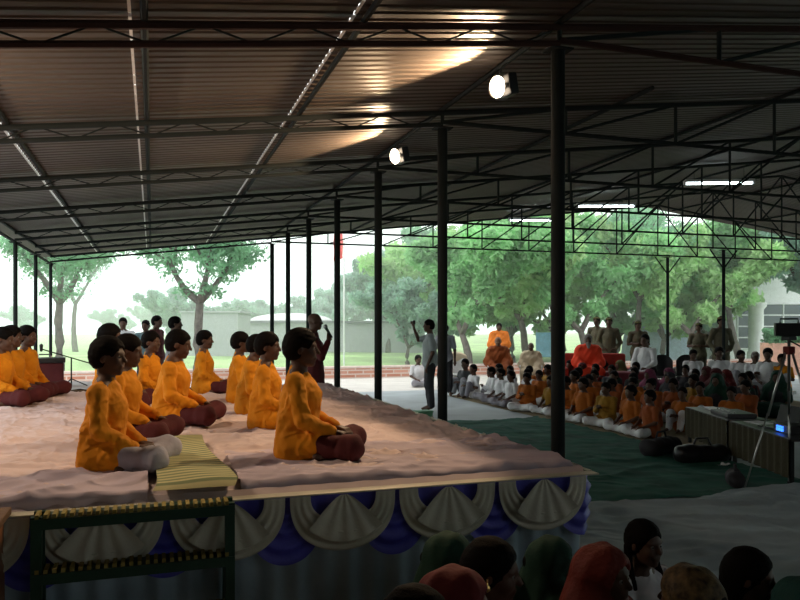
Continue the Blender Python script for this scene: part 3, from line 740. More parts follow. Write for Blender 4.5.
# building with the window grid
t, w = house(730, 880, 33, 4.6, 6, M_WHITEW, 'building', 'white building with a large grid of dark windows and a round column', 'building')
gl = mat('dark_window_glass', (.03, .04, .05), .15, spec=.6)
for i in range(6):
    for j in range(4):
        x0 = -w / 2 + .35 + i * 1.02; z0 = .62 + j * .50
        f = MB().box(x0, x0 + .96, -.03, .03, z0, z0 + .44).build('window_pane', gl, t)
b = MB()
for i in range(7): b.box(-w / 2 + .31 + i * 1.02, -w / 2 + .35 + i * 1.02, -.06, .0, .6, 2.62)
for j in range(5): b.box(-w / 2 + .3, -w / 2 + 6.5, -.06, .0, .57 + j * .5, .62 + j * .5)
b.build('window_frame', M_WHITEW, t)
u, v = uv_at(756, 31.5); c = empty('round_column', (u, v, 0), 0, 'thick pale round column in front of the window grid', 'column')
MB().lathe([(.36, 0), (.36, .5), (.30, .55), (.30, 2.3), (.42, 2.45), (.42, 2.6)], seg=24).build('shaft', M_WHITEW, c, True)
house(655, 742, 38, 2.4, 4, M_WHITEW, 'garden_wall', 'white wall left of the building with the window grid')
t, w = house(773, 830, 24.5, 1.05, .9, mat('salmon_pink_paint', (.72, .42, .32), .8), 'planter', 'salmon pink planter box at the right edge', 'planter')
def hedge(parent, w, dep, z0, h, m, k=2500):
    n = np.random.RandomState(4); c = (n.rand(k, 3) - .5) * [w, dep, h] + [0, dep / 2, z0 + h / 2]; a = n.normal(size=(k, 3)) * .05; b = n.normal(size=(k, 3)) * .03
    Q = np.stack([c - a, c + b, c + a, c - b], 1).reshape(-1, 3); me = bpy.data.meshes.new('hedge_leaves'); me.from_pydata(Q.tolist(), [], [(4 * i, 4 * i + 1, 4 * i + 2, 4 * i + 3) for i in range(k)])
    return meshobj('leaves', me, m, parent)
hedge(t, w, .8, 1.0, .5, LEAF[1])
u, v = uv_at(655, 34); tn = empty('dome_tent', (u, v, 0), 0, 'pale blue grey rounded tent behind the trees', 'tent')
MB().lathe([(1.5 * math.cos(a * math.pi / 20) ** .8, 2.6 * math.sin(a * math.pi / 20)) for a in range(0, 11)], seg=30).build('dome', mat('pale_blue_canvas', (.42, .52, .62), .8), tn, True)
MB().tube([(0, 0, 2.55), (0, 0, 2.9)], .03, 6).build('finial', M_WHITEW, tn)
u, v = uv_at(547, 30); pn = empty('blue_panel', (u, v, 0), -.3, 'pale blue panel on legs behind the seated man in cream', 'panel')
MB().box(-.45, .45, -.03, .03, .35, 1.35, .01).build('board', mat('pale_blue_board', (.25, .5, .75), .5), pn)
for s_ in (-1, 1): MB().box(s_ * .4 - .025, s_ * .4 + .025, .03, .07, 0, 1.5).build('leg', M_GREYW, pn)
u, v = uv_at(344, 30); fp = empty('flag_pole', (u, v, 0), 0, 'tall thin white flag pole carrying a red flag', 'flag pole')
MB().tube([(0, 0, 0), (0, 0, 6.1)], .035, 8).build('pole', M_WHITEW, fp)
MB().grid(lambda a, b, o: (-.05 - .38 * a, .04 * math.sin(b * 9 + a * 5), 5.6 - 1.25 * b * (1 - .15 * a) - .3 * a), 8, 14).build('flag', mat('red_flag_cloth', (.75, .08, .08), .8, trans=.3), fp, True)
# ================================================================== CHAIRS, TABLES, GEAR
def plastic_chair(u, v, rz, m, label, draped=False, grp=None):
    t = empty('chair', (u, v, 0), rz, label, 'chair', grp)
    MB().box(-.02, .44, -.23, .23, .40, .44, .015).build('seat', m, t)
    def bk(a, b, o):
        y = -.24 + .48 * a; h = .42 + (.52 - .14 * abs(2 * a - 1) ** 3) * b; return (-.04 - .1 * b + .10 * abs(2 * a - 1) ** 2, y, h)
    MB().grid(bk, 16, 12).build('backrest', m, t, True, .025)
    for x in (.02, .40):
        for y in (-.2, .2): MB().tube([(x, y, .41), (x * 1.15 - .03, y * 1.15, 0)], .018, 6).build('leg', m, t)
    for y in (-.25, .25): MB().tube([(-.06, y, .62), (.2, y * 1.05, .65), (.38, y * 1.05, .63), (.4, y, .42)], .016, 6).build('armrest', m, t)
    if draped:
        def dr(a, b, o):
            y = -.27 + .54 * a; s_ = b * 1.5
            f = .012 * math.sin(a * 30)
            if s_ < .9: return (-.19 + .1 * abs(2 * a - 1) ** 2 + f - .0, y, .05 + s_ * 1.02 * (1 - .10 * abs(2 * a - 1) ** 3))
            return (-.12 + .1 * abs(2 * a - 1) ** 2 + (s_ - .9) * .1, y, .97 * (1 - .10 * abs(2 * a - 1) ** 3) - (s_ - .9) * .85)
        MB().grid(dr, 24, 30).build('cloth_cover', M_CREAM, t, True, .01)
    return t
M_WPL = mat('white_plastic', (.7, .7, .68), .4)
# ================================================================== PEOPLE
FV = .0078
def J(base, **k): d = dict(base); d.update(k); return d
PA = person_meshes('boy_a', SIT, FV, .84, hair='bulky')
PB = person_meshes('boy_b', J(SIT, sh=(.03, .165, .52), neck=(.03, 0, .575), wr=(.27, .17, .19), hd=(.95, .1, -.3), head=(.085, 0, .74), chest=(.04, 0, .43)), FV, .84, hair='short', pitch=.18)
PC = person_meshes('boy_c', J(SIT, el=(.03, .23, .3), wr=(.22, .10, .17), hd=(.7, -.8, 0), neck=(.01, 0, .59), head=(.035, 0, .765)), FV, .84, hair='bulky', slim=.93, yaw=-.2)
BOY = {'kurta': M_ORANGE, 'trousers': M_MAROON}
boys = [  # x, base y, prototype, yaw, scale, label
    (302, 457, PA, -2, .96, 'boy in orange kurta and maroon trousers seated nearest the camera at right of the stage'),
    (108, 470, PC, 4, .90, 'boy in orange kurta with pale grey trousers seated nearest the camera at left'),
    (122, 442, PB, 0, .93, 'boy in orange seated directly behind the pale trousered boy'),
    (112, 408, PA, 5, 1.0, 'boy in orange mostly hidden behind two others at left, third in his file'),
    (153, 401, PC, -6, .90, 'boy in orange looking down, between the left file and the broad boy'),
    (174, 423, PB, 0, .96, 'broad boy in orange kurta with maroon trousers stretched to the right, left of centre'),
    (207, 391, PC, 2, .90, 'small boy in orange farthest back, left of the file of four'),
    (243, 400, PA, 4, .90, 'farthest boy in orange in the file behind the nearest boy'),
    (254, 411, PB, -4, .90, 'second farthest boy in orange in the file behind the nearest boy'),
    (269, 427, PC, 0, .91, 'boy in orange seated directly behind the nearest boy'),
    (0, 404, PB, 0, .98, 'boy in orange cut by the left picture edge'),
    (14, 398, PA, 3, .98, 'boy in orange seated second from the left picture edge'),
    (29, 395, PC, -3, .97, 'boy in orange seated third from the left picture edge, his face in profile')]
for i, (x, y, P, a, s_, lb) in enumerate(boys):
    u, v = gp(x - 4, y + 4, SZ); mt = dict(BOY); a -= 15
    if i == 1: mt['trousers'] = mat('pale_grey_trousers', (.42, .42, .5), .85, bump=.3, bscale=20)
    if i == 5: mt['kurta'] = M_ORANGE
    spawn(P, mt, (u, v, SZ + .012), R(a), lb, 'boys in orange on the stage', s_)
CV = .0135
MONKMIC = person_meshes('mic_monk', STAND, CV, 1.0, shirt='long', lower='robe', hair='bald', fine=True,
                        Rr=dict(el=(.12, -.22, 1.15), wr=(.21, -.11, 1.36), hd=(.1, .3, .6), pn=(-.5, .8, 0)))
PHOTO = person_meshes('photo_man', STAND, CV, 1.0, hair='short', shirt='short', Rr=dict(el=(.2, -.2, 1.36), wr=(.3, -.08, 1.58), hd=(.2, .1, 1)))
GUARD = person_meshes('guard', J(STAND, el=(.05, .25, 1.16), wr=(.22, .04, 1.17), hd=(.2, -1, .1)), CV, 1.0, shirt='short', cap='beret')
GUARD2 = person_meshes('guard_relaxed', J(STAND, el=(-.03, .27, 1.14), wr=(.12, .16, .98), hd=(.2, -1, -.1)), CV, 1.0, shirt='long', cap='beret')
PLAIN = person_meshes('bystander', STAND, CV, 1.0, shirt='short', hair='short')
MONKST = person_meshes('standing_monk', J(STAND, el=(.05, .22, 1.15), wr=(.2, .05, 1.12), hd=(.2, -1, 0)), CV, 1.0, lower='robe', hair='short', over='shawl')
MONKCH = person_meshes('seated_monk', CHAIR, CV, 1.0, lower='robe', hair='bald', over='shawl')
SWAMI = person_meshes('swami', CHAIR, CV, 1.0, lower='robe', hair='long', over='shawl', cap='beard')
MANCH = person_meshes('chair_man', CHAIR, CV, 1.0, lower='trousers', hair='short')
KA = person_meshes('kid_a', SIT, CV, .86, shirt='short', hair='bulky')
KB = person_meshes('kid_b', J(SIT, el=(.1, .2, .3), wr=(.26, .06, .36), hd=(.3, -.6, .5), head=(.05, 0, .745)), CV, .86, hair='short', pitch=.15)
KC = person_meshes('kid_c', J(SIT, knee=(.22, .13, .36), ank=(.3, .12, .07), toe=(.42, .13, .04), wr=(.3, .06, .34), hd=(.4, -1, 0)), CV, .86, shirt='short', hair='short', yaw=.3)
WO = person_meshes('saree_woman', SIT, CV, .95, shirt='short', lower='robe', hair='bun', over='sash')
WV = person_meshes('veiled_woman', SIT, CV, .95, shirt='short', lower='robe', hair='short', over='veil')
def face_cam(u, v, off=0): return math.atan2(-v, -u) + R(off)
def put(P, mats, x, d, off, label, sc=1.0, grp=None, z=0, rz=None):
    u, v = uv_at(x, d); return spawn(P, mats, (u, v, z), face_cam(u, v, off) if rz is None else rz, label, grp, sc)

# around the stage
put(MONKMIC, {'kurta': M_MAROON, 'robe': M_MAROON}, 313, 10.6, 0, 'shaven monk in dark maroon robe standing behind the stage, speaking into a microphone', 1.04, rz=R(-14))
u, v = uv_at(313, 10.6); mc = empty('microphone', (u, v, 0), R(-14), 'black handheld microphone held to the mouth of the standing monk', 'microphone')
MB().tube([(.27, -.075, 1.47), (.19, -.03, 1.60)], [.017, .021], 10).build('handle', M_BLACK, mc, True); b = MB(); bmesh.ops.create_uvsphere(b.bm, u_segments=12, v_segments=8, radius=.033, matrix=Matrix.Translation((.18, -.024, 1.625))); b.build('grille', M_CHROME, mc, True)
put(PHOTO, {'shirt': mat('pale_grey_shirt', (.33, .36, .36), .85), 'trousers': M_DARKCL}, 430, 14.2, 0, 'man in pale shirt and dark trousers standing on the floor, raising a camera', 1.0, rz=R(166))
u, v = uv_at(430, 14.2); pc = empty('camera', (u, v, 0), R(166), 'small dark camera held up by the man in the pale shirt', 'camera')
MB().box(.28, .33, -.14, .0, 1.66, 1.74, .01).build('camera_body', M_BLACK, pc); MB().tube([(.33, -.07, 1.70), (.37, -.07, 1.70)], .025, 12).build('lens', M_BLACK, pc)
put(PLAIN, {'shirt': M_GREYCL, 'trousers': M_DARKCL}, 445, 17.2, 0, 'person in grey clothes standing half hidden behind the second stage post', .95)
put(KA, {'shirt': M_WHITE, 'trousers': M_GREYCL}, 418, 20.0, 20, 'person in white seated on the floor behind the man with the camera', 1.1)
put(PLAIN, {'shirt': M_GREYCL, 'trousers': M_DARKCL}, 174, 12.2, 0, 'man in grey shirt standing beyond the stage at left', 1.02, rz=R(-10))
put(PLAIN, {'shirt': M_MAROON, 'trousers': M_DARKCL}, 156, 15.2, 0, 'boy in maroon shirt standing beyond the stage, left of the man in grey', 1.05, rz=R(-30))
put(PLAIN, {'shirt': mat('teal_grey_shirt', (.10, .16, .18), .85), 'trousers': M_DARKCL}, 146, 16.0, 0, 'boy in dark teal shirt standing left of the boy in maroon', 1.0, rz=R(-110))
put(PLAIN, {'shirt': M_WHITE, 'trousers': M_DARKCL}, 123, 16.0, 0, 'boy in pale shirt standing alone beyond the left file of boys', 1.03, rz=R(-90))
u, v = uv_at(423, 12.9); sp_ = empty('green_crate', (u, v, 0), .2, 'low pale green crate on the floor at the feet of the man with the camera', 'crate')
MB().box(-.14, .14, -.1, .1, 0, .15, .008).build('body', mat('pale_green_plastic', (.14, .36, .22), .6), sp_); MB().box(-.15, .15, -.11, .11, .13, .16, .006).build('rim', mat('pale_green_plastic', (.14, .36, .22), .6), sp_)

# guests of honour at the far side
put(MONKST, {'kurta': M_ORANGE2, 'robe': M_ORANGE2, 'shawl': mat('clear_orange_cloth', (.75, .20, .02), .8, bump=.3)}, 499, 20.6, 0, 'monk in bright orange robe standing behind the seated monk', .97)
def seated(P, mats, x, d, off, label, sc, chm, chl, dr=False):
    put(P, mats, x, d, off, label, sc); u, v = uv_at(x, d); a = face_cam(u, v, off)
    if chm: plastic_chair(u - .04 * math.cos(a), v - .04 * math.sin(a), a, chm, chl, dr)
seated(MONKCH, {'kurta': M_RUST, 'robe': M_RUST, 'shawl': M_RUST, 'body': M_SKIN2}, 498, 18.3, 5, 'stout monk wrapped in rust orange seated on a chair in front of the standing monk', 1.04, M_WPL, 'white chair under the stout monk in rust orange')
seated(MONKCH, {'kurta': M_CREAM, 'robe': M_CREAM, 'shawl': M_CREAM}, 531, 18.4, 0, 'man wrapped in cream cloth seated right of the stout monk', .93, M_WPL, 'cream draped chair carrying the man in cream', True)
seated(SWAMI, {'kurta': M_REDOR, 'robe': M_REDOR, 'shawl': M_REDOR, 'hair': M_GREYHAIR, 'beard': M_GREYHAIR}, 588, 17.2, 8, 'long haired bearded swami in bright red orange robe seated on the red sofa', 1.1, None, '')
seated(MANCH, {'kurta': M_WHITE, 'trousers': M_WHITE}, 645, 16.8, -25, 'man in white kurta seated on a chair between the guard and the black chairs', 1.1, M_BLACK, 'dark chair under the man in white kurta')
u, v = uv_at(457, 18.6); plastic_chair(u, v, face_cam(u, v, 15), M_WPL, 'empty cream draped chair at the left end of the guests', True)
for x, lb in ((662, 'empty black plastic chair, left one of the pair right of the man in white'), (687, 'empty black plastic chair, right one of the pair beside the right forked post')):
    u, v = uv_at(x, 17.6); plastic_chair(u, v, face_cam(u, v, 0), M_BLACK, lb, grp='black plastic chairs')
u, v = uv_at(595, 17.3); so = empty('sofa', (u, v, 0), face_cam(u, v, 5), 'wide red cloth covered sofa carrying the red orange swami', 'sofa')
M_SOFA = mat('red_sofa_cloth', (.32, .03, .02), .8, bump=.2)
MB().box(-.2, .42, -.68, .68, .05, .46, .04).build('seat', M_SOFA, so, True); MB().box(-.42, -.2, -.72, .72, .05, .98, .06).build('backrest', M_SOFA, so, True)
for s_ in (-1, 1): MB().box(-.25, .4, s_ * .72 - .1, s_ * .72 + .1, .05, .66, .05).build('armrest', M_SOFA, so, True)
def draped_table(x, d, w, h, m, label, off=0):
    u, v = uv_at(x, d); t = empty('table', (u, v, 0), face_cam(u, v, off), label, 'table')
    MB().box(-.25, .25, -w / 2 + .03, w / 2 - .03, h - .03, h).build('tabletop', M_WOOD, t)
    for a in (-.22, .22):
        for c in (-w / 2 + .06, w / 2 - .06): MB().box(a - .02, a + .02, c - .02, c + .02, 0, h - .03).build('leg', M_WOOD, t)
    def fn(a, b, o):
        an = a * 2 * math.pi; sx, sy = math.cos(an), math.sin(an); k = 1 / max(abs(sx), abs(sy)); r = min(1, b * 2.2)
        dz = max(0, b - .4545) / .5455 * (h - .05); f = 1 + (.05 + .04 * math.sin(an * 12)) * (dz / h)
        return (sx * k * r * .29 * f, sy * k * r * (w / 2 + .02) * f, h + .006 - dz)
    MB().grid(fn, 64, 20).build('cloth_cover', m, t, True); return t
draped_table(560, 18.6, .8, .52, M_ORANGE2, 'small low table under orange cloth left of the red sofa')
draped_table(628, 16.2, .9, .62, mat('maroon_plum_cloth', (.16, .025, .035), .8, bump=.3), 'table under maroon cloth in front of the guard with folded arms')
for x, d, s_, off, P, lb in ((597, 20.2, 1.07, -20, GUARD2, 'guard in khaki half hidden behind the broader guard, behind the sofa'), (609, 19.2, 1.055, 0, GUARD2, 'broad guard in khaki uniform and cap standing right behind the sofa'),
        (638, 19.0, 1.0, 10, GUARD, 'guard in dark khaki with folded arms standing behind the man in white'), (699, 18.4, .97, -15, GUARD, 'guard in khaki standing left of the right forked post'),
        (721, 18.0, 1.06, 25, GUARD2, 'tall guard in khaki standing against the right forked post')):
    put(P, {'shirt': M_KHAKI, 'kurta': M_KHAKI, 'trousers': mat('dark_khaki_trousers', (.07, .062, .042), .85), 'cap': M_OLIVE}, x, d, off, lb, s_, 'guards in khaki')
# white shirted row on a low bench at right
ua, va = uv_at(682, 17.3); ub, vb = uv_at(790, 15.6)
t = empty('low_bench', ((ua + ub) / 2, (va + vb) / 2, 0), math.atan2(vb - va, ub - ua), 'low white covered bench carrying the row of men in white shirts', 'bench')
w = math.hypot(ub - ua, vb - va); MB().box(-w / 2, w / 2, -.3, .4, .16, .24, .02).build('seat', M_WHITE, t)
for a in (-1, -.33, .33, 1): MB().box(a * (w / 2 - .1) - .04, a * (w / 2 - .1) + .04, -.25, .35, 0, .16).build('leg', M_WOOD, t)
for x, d, s_, P, m, lb in ((693, 17.1, 1.13, KB, M_WHITE, 'man in white shirt at the left end of the bench, bending forward'), (719, 16.7, 1.2, KA, M_WHITE, 'man in white shirt on the bench right in front of the tall guard'),
        (741, 16.4, 1.12, KC, M_WHITE, 'person in lilac white shirt third from the left on the bench'), (755, 16.15, 1.1, KB, M_WHITE, 'grey haired person in white shirt fourth on the bench'),
        (768, 15.9, 1.2, KA, M_WHITE, 'person in white with a dark round turban on the bench'), (782, 15.7, 1.05, KC, M_ORANGE, 'boy in orange at the right end of the bench')):
    put(P, {'shirt': m, 'kurta': m, 'trousers': M_GREYCL, 'hair': M_GREYHAIR if x == 755 else M_HAIR}, x, d, 8 if x < 760 else -8, lb, s_, None, .24)

# audience rows, seated on the floor and facing the stage
rs = random.Random(12)
rown = ['front', 'second', 'third', 'fourth', 'fifth', 'rearmost']
for r, (U, v0, v1) in enumerate([(6.95, 9.0, 15.9), (7.7, 9.1, 15.6), (8.45, 9.2, 15.4), (9.2, 9.6, 15.2), (9.95, 10.0, 14.9), (10.7, 10.5, 13.0)]):
    v = v1; i = 0; last = int((v1 - v0) / .62)
    while v > v0:
        uu = U + rs.uniform(-.09, .09); vv = v + rs.uniform(-.06, .06); a = math.pi + R(rs.uniform(-4, 38)); sc = rs.uniform(.9, 1.02)
        where = '%s from the far end of the %s audience row' % (ords[i] if i < 12 else 'last', rown[r])
        white = v > (13.1 if r == 0 else 13.9 if r == 1 else 99)
        if r == 0 and i == 0: spawn(KC, {'shirt': mat('charcoal_shirt', (.06, .065, .07), .85), 'trousers': M_GREYCL}, (uu, vv, .01), a, 'big boy in charcoal shirt, ' + where, 'audience in the front row', 1.12)
        elif white: spawn(rs.choice([KA, KB, KC]), {'shirt': M_WHITE, 'kurta': M_WHITE, 'trousers': mat('grey_school_trousers', (.22, .21, .24), .85)}, (uu, vv, .01), a, 'child in white school shirt, ' + where, 'audience in the %s row' % rown[r], sc)
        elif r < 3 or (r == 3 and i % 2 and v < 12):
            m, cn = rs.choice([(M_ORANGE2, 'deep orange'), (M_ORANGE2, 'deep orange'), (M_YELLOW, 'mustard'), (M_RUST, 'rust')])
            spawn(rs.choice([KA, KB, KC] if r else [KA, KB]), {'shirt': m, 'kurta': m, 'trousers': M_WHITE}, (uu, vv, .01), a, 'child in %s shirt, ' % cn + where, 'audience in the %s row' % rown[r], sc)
        else:
            m, cn = rs.choice([(M_REDCL, 'dark red'), (M_PURPLE, 'plum'), (M_DARKCL, 'black'), (M_GREENCL, 'dark green'), (M_MAROON, 'maroon'), (M_OLIVE, 'olive')])
            P = rs.choice([WO, WV]); spawn(P, {'shirt': M_DARKCL, 'robe': m, 'sash': m, 'veil': m}, (uu, vv, .01), a, 'woman in %s %s, ' % (cn, 'saree' if P is WO else 'veil') + where, 'audience in the %s row' % rown[r], sc * 1.0)
        v -= .62; i += 1
# ---------------- sound and camera gear at right
def tbl(u0, v0, u1, v1, h, label):
    t = empty('equipment_table', ((u0 + u1) / 2, (v0 + v1) / 2, 0), math.atan2(v1 - v0, u1 - u0), label, 'table', 'equipment tables')
    w = math.hypot(u1 - u0, v1 - v0); MB().box(-w / 2, w / 2, -.26, .26, h - .03, h, .006).build('tabletop', M_BLACK, t)
    MB().grid(lambda a, b, o: (-w / 2 + w * a, -.27 + .012 * math.sin(a * 60), (h - .01) * (1 - b * .8)), 80, 4).build('front_cloth', mat('brown_black_cloth', (.05, .045, .026), .9, bump=.3), t, True)
    for a in (-1, 1):
        for c in (-.22, .22): MB().box(a * (w / 2 - .05) - .02, a * (w / 2 - .05) + .02, c - .02, c + .02, 0, h - .03).build('leg', M_STEEL, t)
    return t, w
TA = tbl(7.35, 8.5, 6.85, 7.15, .5, 'farther half of the low black equipment table in front of the orange shirted children')
TB = tbl(6.83, 7.1, 6.35, 5.75, .5, 'nearer half of the low black equipment table with the blue lit box')
def onT(T, x): 
    e = T[0]; a = e.rotation_euler.z; return (e.location.x + x * math.cos(a), e.location.y + x * math.sin(a), .5), a
p, a = onT(TB, -.08); lt = empty('laptop', p, a + .25, 'open dark laptop on the nearer equipment table', 'laptop')
MB().box(-.17, .17, -.12, .12, 0, .018, .004).build('keyboard_base', M_BLACK, lt); MB().box(-.17, .17, -.008, .008, 0, .24, .003, Matrix.Translation((0, .12, .015)) @ Matrix.Rotation(-.35, 4, 'X')).build('screen', M_BLACK, lt)
p, a = onT(TB, .28); am = empty('amplifier', p, a, 'black amplifier box with small blue lights on the equipment table', 'amplifier')
MB().box(-.16, .16, -.14, .14, 0, .09, .006).build('case', M_BLACK, am)
M_LED = mat('blue_light', (.1, .3, 1), .4, emit=(.03, .16, 1), es=3)
for i in range(3): MB().box(-.06 + i * .05, -.035 + i * .05, -.157, -.13, .02, .05).box(-.06 + i * .05, -.035 + i * .05, -.157, -.13, .056, .075).build('blue_display', M_LED, am)
p, a = onT(TA, .25); mx_ = empty('mixing_desk', p, a, 'flat sound mixing desk on the farther equipment table', 'mixing desk')
MB().box(-.28, .28, -.18, .18, 0, .05, .01).build('panel', mat('dark_grey_panel', (.05, .05, .055), .4), mx_)
for i in range(10): MB().tube([(-.24 + i * .053, -.1 + .02 * (i % 3), .05), (-.24 + i * .053, -.1 + .02 * (i % 3), .07)], .01, 8).build('knob', M_CHROME, mx_)
p, a = onT(TA, -.35); kb_ = empty('keyboard', p, a, 'pale flat keyboard on the farther equipment table', 'keyboard'); MB().box(-.2, .2, -.07, .07, 0, .025, .006).build('body', M_WPL, kb_)
p, a = onT(TB, -.5); kb_ = empty('paper_sheets', p, a + .2, 'white papers lying at the joint of the equipment tables', 'paper'); MB().box(-.15, .15, -.1, .1, 0, .008).build('top_sheet', M_WHITE, kb_)
def bag(x, y, sx, sy, sz, m, label, rz):
    u, v = gp(x, y); t = empty('bag', (u, v, 0), rz, label, 'bag', 'bags on the carpet'); s = S(); s.cap((-sx, 0, sz * .5), (sx, 0, sz * .5), sz * .5, sz * .48, (1, sy / sz * 1.2, 1), .03)
    meshobj('body', s.mesh('bag', .02, lambda P: wob(P, .02, 20, int(x))), m, t); MB().tube([(-sx * .5, 0, sz * .9), (-sx * .3, 0, sz * 1.35), (sx * .3, 0, sz * 1.35), (sx * .5, 0, sz * .9)], .014, 6).build('strap', m, t)
bag(661, 455, .27, .24, .22, M_DARKCL, 'large black bag on the green carpet in front of the children', .4)
bag(702, 463, .24, .22, .22, M_BLACK, 'black bag right of the large one, by the equipment table', -.2)
bag(735, 486, .13, .14, .16, M_DARKCL, 'small dark bag in front of the equipment table', .9)
u, v = gp(724, 467); sh = empty('white_cloth_scrap', (u, v, .02), .3, 'small white scrap lying by the equipment table', 'cloth'); MB().grid(lambda a, b, o: (-.07 + .14 * a, -.04 + .08 * b, .012 + .02 * math.sin(a * 7) * math.sin(b * 5)), 8, 6).build('scrap', M_WHITE, sh, True)
# tripod with video camera
u, v = uv_at(789, 7.3); tp = empty('tripod', (u, v, 0), 0, 'tall grey camera tripod at the right edge', 'tripod')
ang = [face_cam(u, v, 72), face_cam(u, v, -68), face_cam(u, v, 180)]
for i, a in enumerate(ang):
    lg = MB().tube([(.03 * math.cos(a), .03 * math.sin(a), 1.38), (.2 * math.cos(a), .2 * math.sin(a), .75)], .013, 8).tube([(.2 * math.cos(a), .2 * math.sin(a), .78), (.42 * math.cos(a), .42 * math.sin(a), .03)], .009, 8).build('leg', M_CHROME, tp, True)
    MB().lathe([(.001, 0), (.018, .0), (.018, .03), (.001, .035)], (.42 * math.cos(a), .42 * math.sin(a), .0), 10).build('foot', M_BLACK, lg)
MB().tube([(0, 0, 1.0), (0, 0, 1.5)], .015, 8).build('centre_column', M_BLACK, tp); MB().box(-.04, .04, -.04, .04, 1.36, 1.44, .01).build('collar', M_REDCL, tp)
MB().box(-.05, .05, -.05, .05, 1.5, 1.54, .008).build('head', M_BLACK, tp); MB().tube([(0, 0, 1.5), (.12, -.16, 1.38)], .008, 6).build('pan_handle', M_BLACK, tp)
vc = empty('video_camera', (u, v, 1.54), face_cam(u, v, 100), 'black video camera on top of the tripod', 'camera')
MB().box(-.13, .13, -.05, .05, 0, .13, .015).build('body', M_BLACK, vc); MB().tube([(-.1, 0, .07), (.0, 0, .07)], .0, 3); MB().tube([(.13, 0, .07), (.22, 0, .07)], [.04, .045], 14).build('lens', M_BLACK, vc)
MB().box(-.06, .08, .05, .06, .03, .12, .003).build('side_screen', M_BLACK, vc); MB().tube([(-.08, 0, .13), (-.08, 0, .17), (.08, 0, .17), (.08, 0, .13)], .01, 6).build('handle', M_BLACK, vc)

# ---------------- seated women and girls in the dark foreground
HUG = J(SIT, knee=(.26, .12, .34), ank=(.24, .1, .07), toe=(.36, .11, .035), el=(.12, .22, .32), wr=(.3, .08, .27), hd=(.3, -1, 0))
FG = person_meshes('fore_girl', HUG, .0095, 1.0, hair='bun', shirt='long', lower='robe', over='veil', fine=True)
FBR = person_meshes('fore_braids', HUG, .0095, 1.0, hair='braids', shirt='long', lower='trousers', over='sash', fine=True)
FH = person_meshes('fore_hair', HUG, .0095, 1.0, hair='long', shirt='long', lower='trousers', fine=True, pitch=.1)
def fore(P, mats, x, ytop, d, rz, label):
    zt = EYE - (ytop - HZ) * d / F; u, v = uv_at(x, d)
    return spawn(P, mats, (u, v, .045), R(rz), label, None, (zt - .045) / .885)
fore(FG, {'veil': M_GREENCL, 'kurta': M_GREENCL, 'robe': M_DARKCL}, 447, 533, 3.12, -20, 'woman under a dark green veil seated at the skirt, left of the girl with earrings')
fore(FG, {'veil': M_GREENCL, 'kurta': M_GREENCL, 'robe': M_DARKCL}, 549, 537, 3.1, -12, 'woman under a dark green veil seated below the right stage corner')
fg = fore(FH, {'kurta': M_DARKCL, 'trousers': M_DARKCL}, 486, 536, 2.68, -35, 'girl with gold earrings seated in front of the green veiled women')
e = empty('earring', tuple(fg.location), fg.rotation_euler.z, 'gold hanging earring on the girl in front of the stage skirt', 'earring')
e.scale = fg.scale; b = MB(); b.lathe([(.001, -.03), (.012, -.02), (.012, -.01), (.003, 0), (.003, .02)], (.02, -.085, .73), 10); M_GOLD = mat('gold', (.9, .6, .2), .3, metal=1); b.build('pendant', M_GOLD, e, True)
fore(FG, {'veil': M_REDCL, 'kurta': M_REDCL, 'robe': M_REDCL}, 452, 568, 2.35, -25, 'girl with a dark red scarf over her head, bottom left of the foreground group')
fore(FH, {'kurta': M_DARKCL, 'trousers': M_DARKCL}, 410, 584, 2.15, -30, 'black hair of a person at the bottom edge, leftmost of the foreground group')
fore(FG, {'veil': mat('orange_red_veil', (.13, .014, .007), .7, bump=.3), 'kurta': M_REDCL, 'robe': M_DARKCL}, 601, 544, 2.8, -62, 'girl in an orange red veil below the right stage corner')
fore(FBR, {'kurta': M_WHITE, 'sash': M_GREYCL, 'trousers': M_WHITE}, 641, 518, 3.35, -80, 'girl with black hair and a white top, tallest of the foreground group')
fore(FG, {'veil': mat('olive_print_veil', (.085, .055, .022), .7, var=.8, scale=30, bump=.3), 'kurta': M_OLIVE, 'robe': M_DARKCL}, 692, 566, 2.6, 120, 'woman in an olive patterned veil, between the girl in white and the long haired girl')
fore(FH, {'kurta': M_DARKCL, 'trousers': M_DARKCL}, 744, 546, 2.85, -50, 'long haired girl in dark clothes, second from the right in the foreground')
fore(FG, {'veil': mat('teal_dark_veil', (.01, .06, .055), .8, bump=.3), 'kurta': M_GREENCL, 'robe': M_DARKCL}, 800, 578, 2.7, -100, 'person in a dark teal veil cut by the bottom right corner')

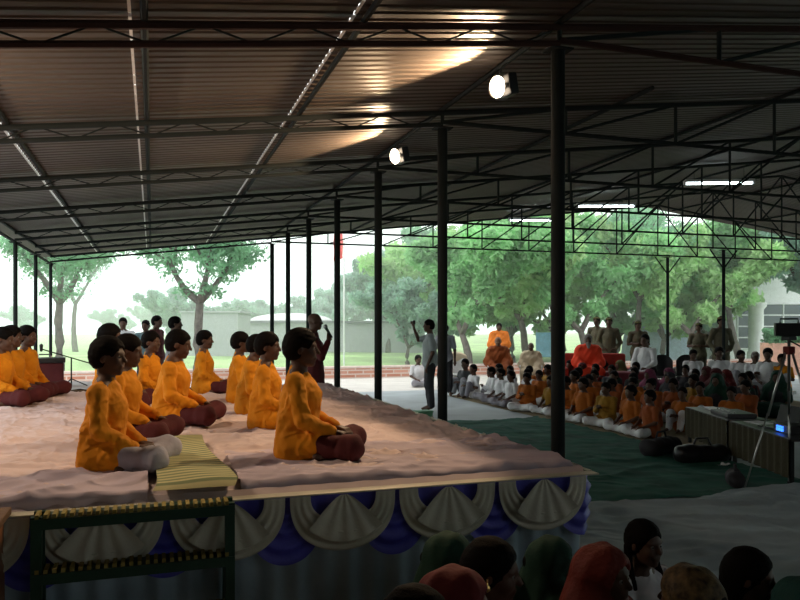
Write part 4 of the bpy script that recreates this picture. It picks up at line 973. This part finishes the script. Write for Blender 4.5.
# drizzle haze over the garden beyond the hall
hz = MB().box(-70, 110, VF + 1.6, 125, -1.5, 30).build('garden_haze', None or M_WHITE)
hm_ = bpy.data.materials.new('rain_haze'); hm_.use_nodes = True; nn = hm_.node_tree.nodes; ll = hm_.node_tree.links
nn.remove(nn['Principled BSDF']); vsn = nn.new('ShaderNodeVolumeScatter'); vsn.inputs['Color'].default_value = (.93, 1, .98, 1); vsn.inputs['Density'].default_value = .010; vsn.inputs['Anisotropy'].default_value = .2
ll.new(vsn.outputs[0], nn['Material Output'].inputs['Volume']); hz.data.materials.clear(); hz.data.materials.append(hm_)
tag(hz, 'pale rain haze hanging over the garden behind the hall', 'haze', kind='stuff')
# ================================================================== SKY, CAMERA
w = bpy.data.worlds.new('World'); SC.world = w; w.use_nodes = True
n = w.node_tree.nodes; l = w.node_tree.links; bg = n['Background']
tc = n.new('ShaderNodeTexCoord'); sx = n.new('ShaderNodeSeparateXYZ'); l.new(tc.outputs['Generated'], sx.inputs[0])
cr = n.new('ShaderNodeValToRGB'); cr.color_ramp.elements[0].position = .0; cr.color_ramp.elements[0].color = (.70, .92, .90, 1); cr.color_ramp.elements[1].position = .35; cr.color_ramp.elements[1].color = (1, 1, 1, 1)
nzt = n.new('ShaderNodeTexNoise'); nzt.inputs['Scale'].default_value = 2.2; nzt.inputs['Detail'].default_value = 4
l.new(tc.outputs['Generated'], nzt.inputs['Vector']); l.new(sx.outputs['Z'], cr.inputs['Fac'])
mr = n.new('ShaderNodeMapRange'); mr.inputs['To Min'].default_value = .85; mr.inputs['To Max'].default_value = 1.1; l.new(nzt.outputs['Fac'], mr.inputs['Value'])
mm = n.new('ShaderNodeMixRGB'); mm.blend_type = 'MULTIPLY'; mm.inputs[0].default_value = 1; l.new(cr.outputs['Color'], mm.inputs[1]); l.new(mr.outputs['Result'], mm.inputs[2])
l.new(mm.outputs[0], bg.inputs['Color']); bg.inputs['Strength'].default_value = 2.3
SC.cycles.volume_bounces = 2
cd = bpy.data.cameras.new('camera'); cam = bpy.data.objects.new('camera', cd); C.objects.link(cam)
cd.sensor_width = 36; cd.lens = F / 800 * 36; cd.shift_y = (HZ - 300) / 800; cd.clip_end = 500; cd.clip_start = .05
cam.location = (0, 0, EYE); cam.rotation_euler = (R(90), 0, -TH); SC.camera = cam
SC.view_settings.view_transform = 'Standard'; SC.view_settings.look = 'None'; SC.view_settings.gamma = 1; SC.view_settings.exposure = 0; SC.view_settings.use_curve_mapping = False
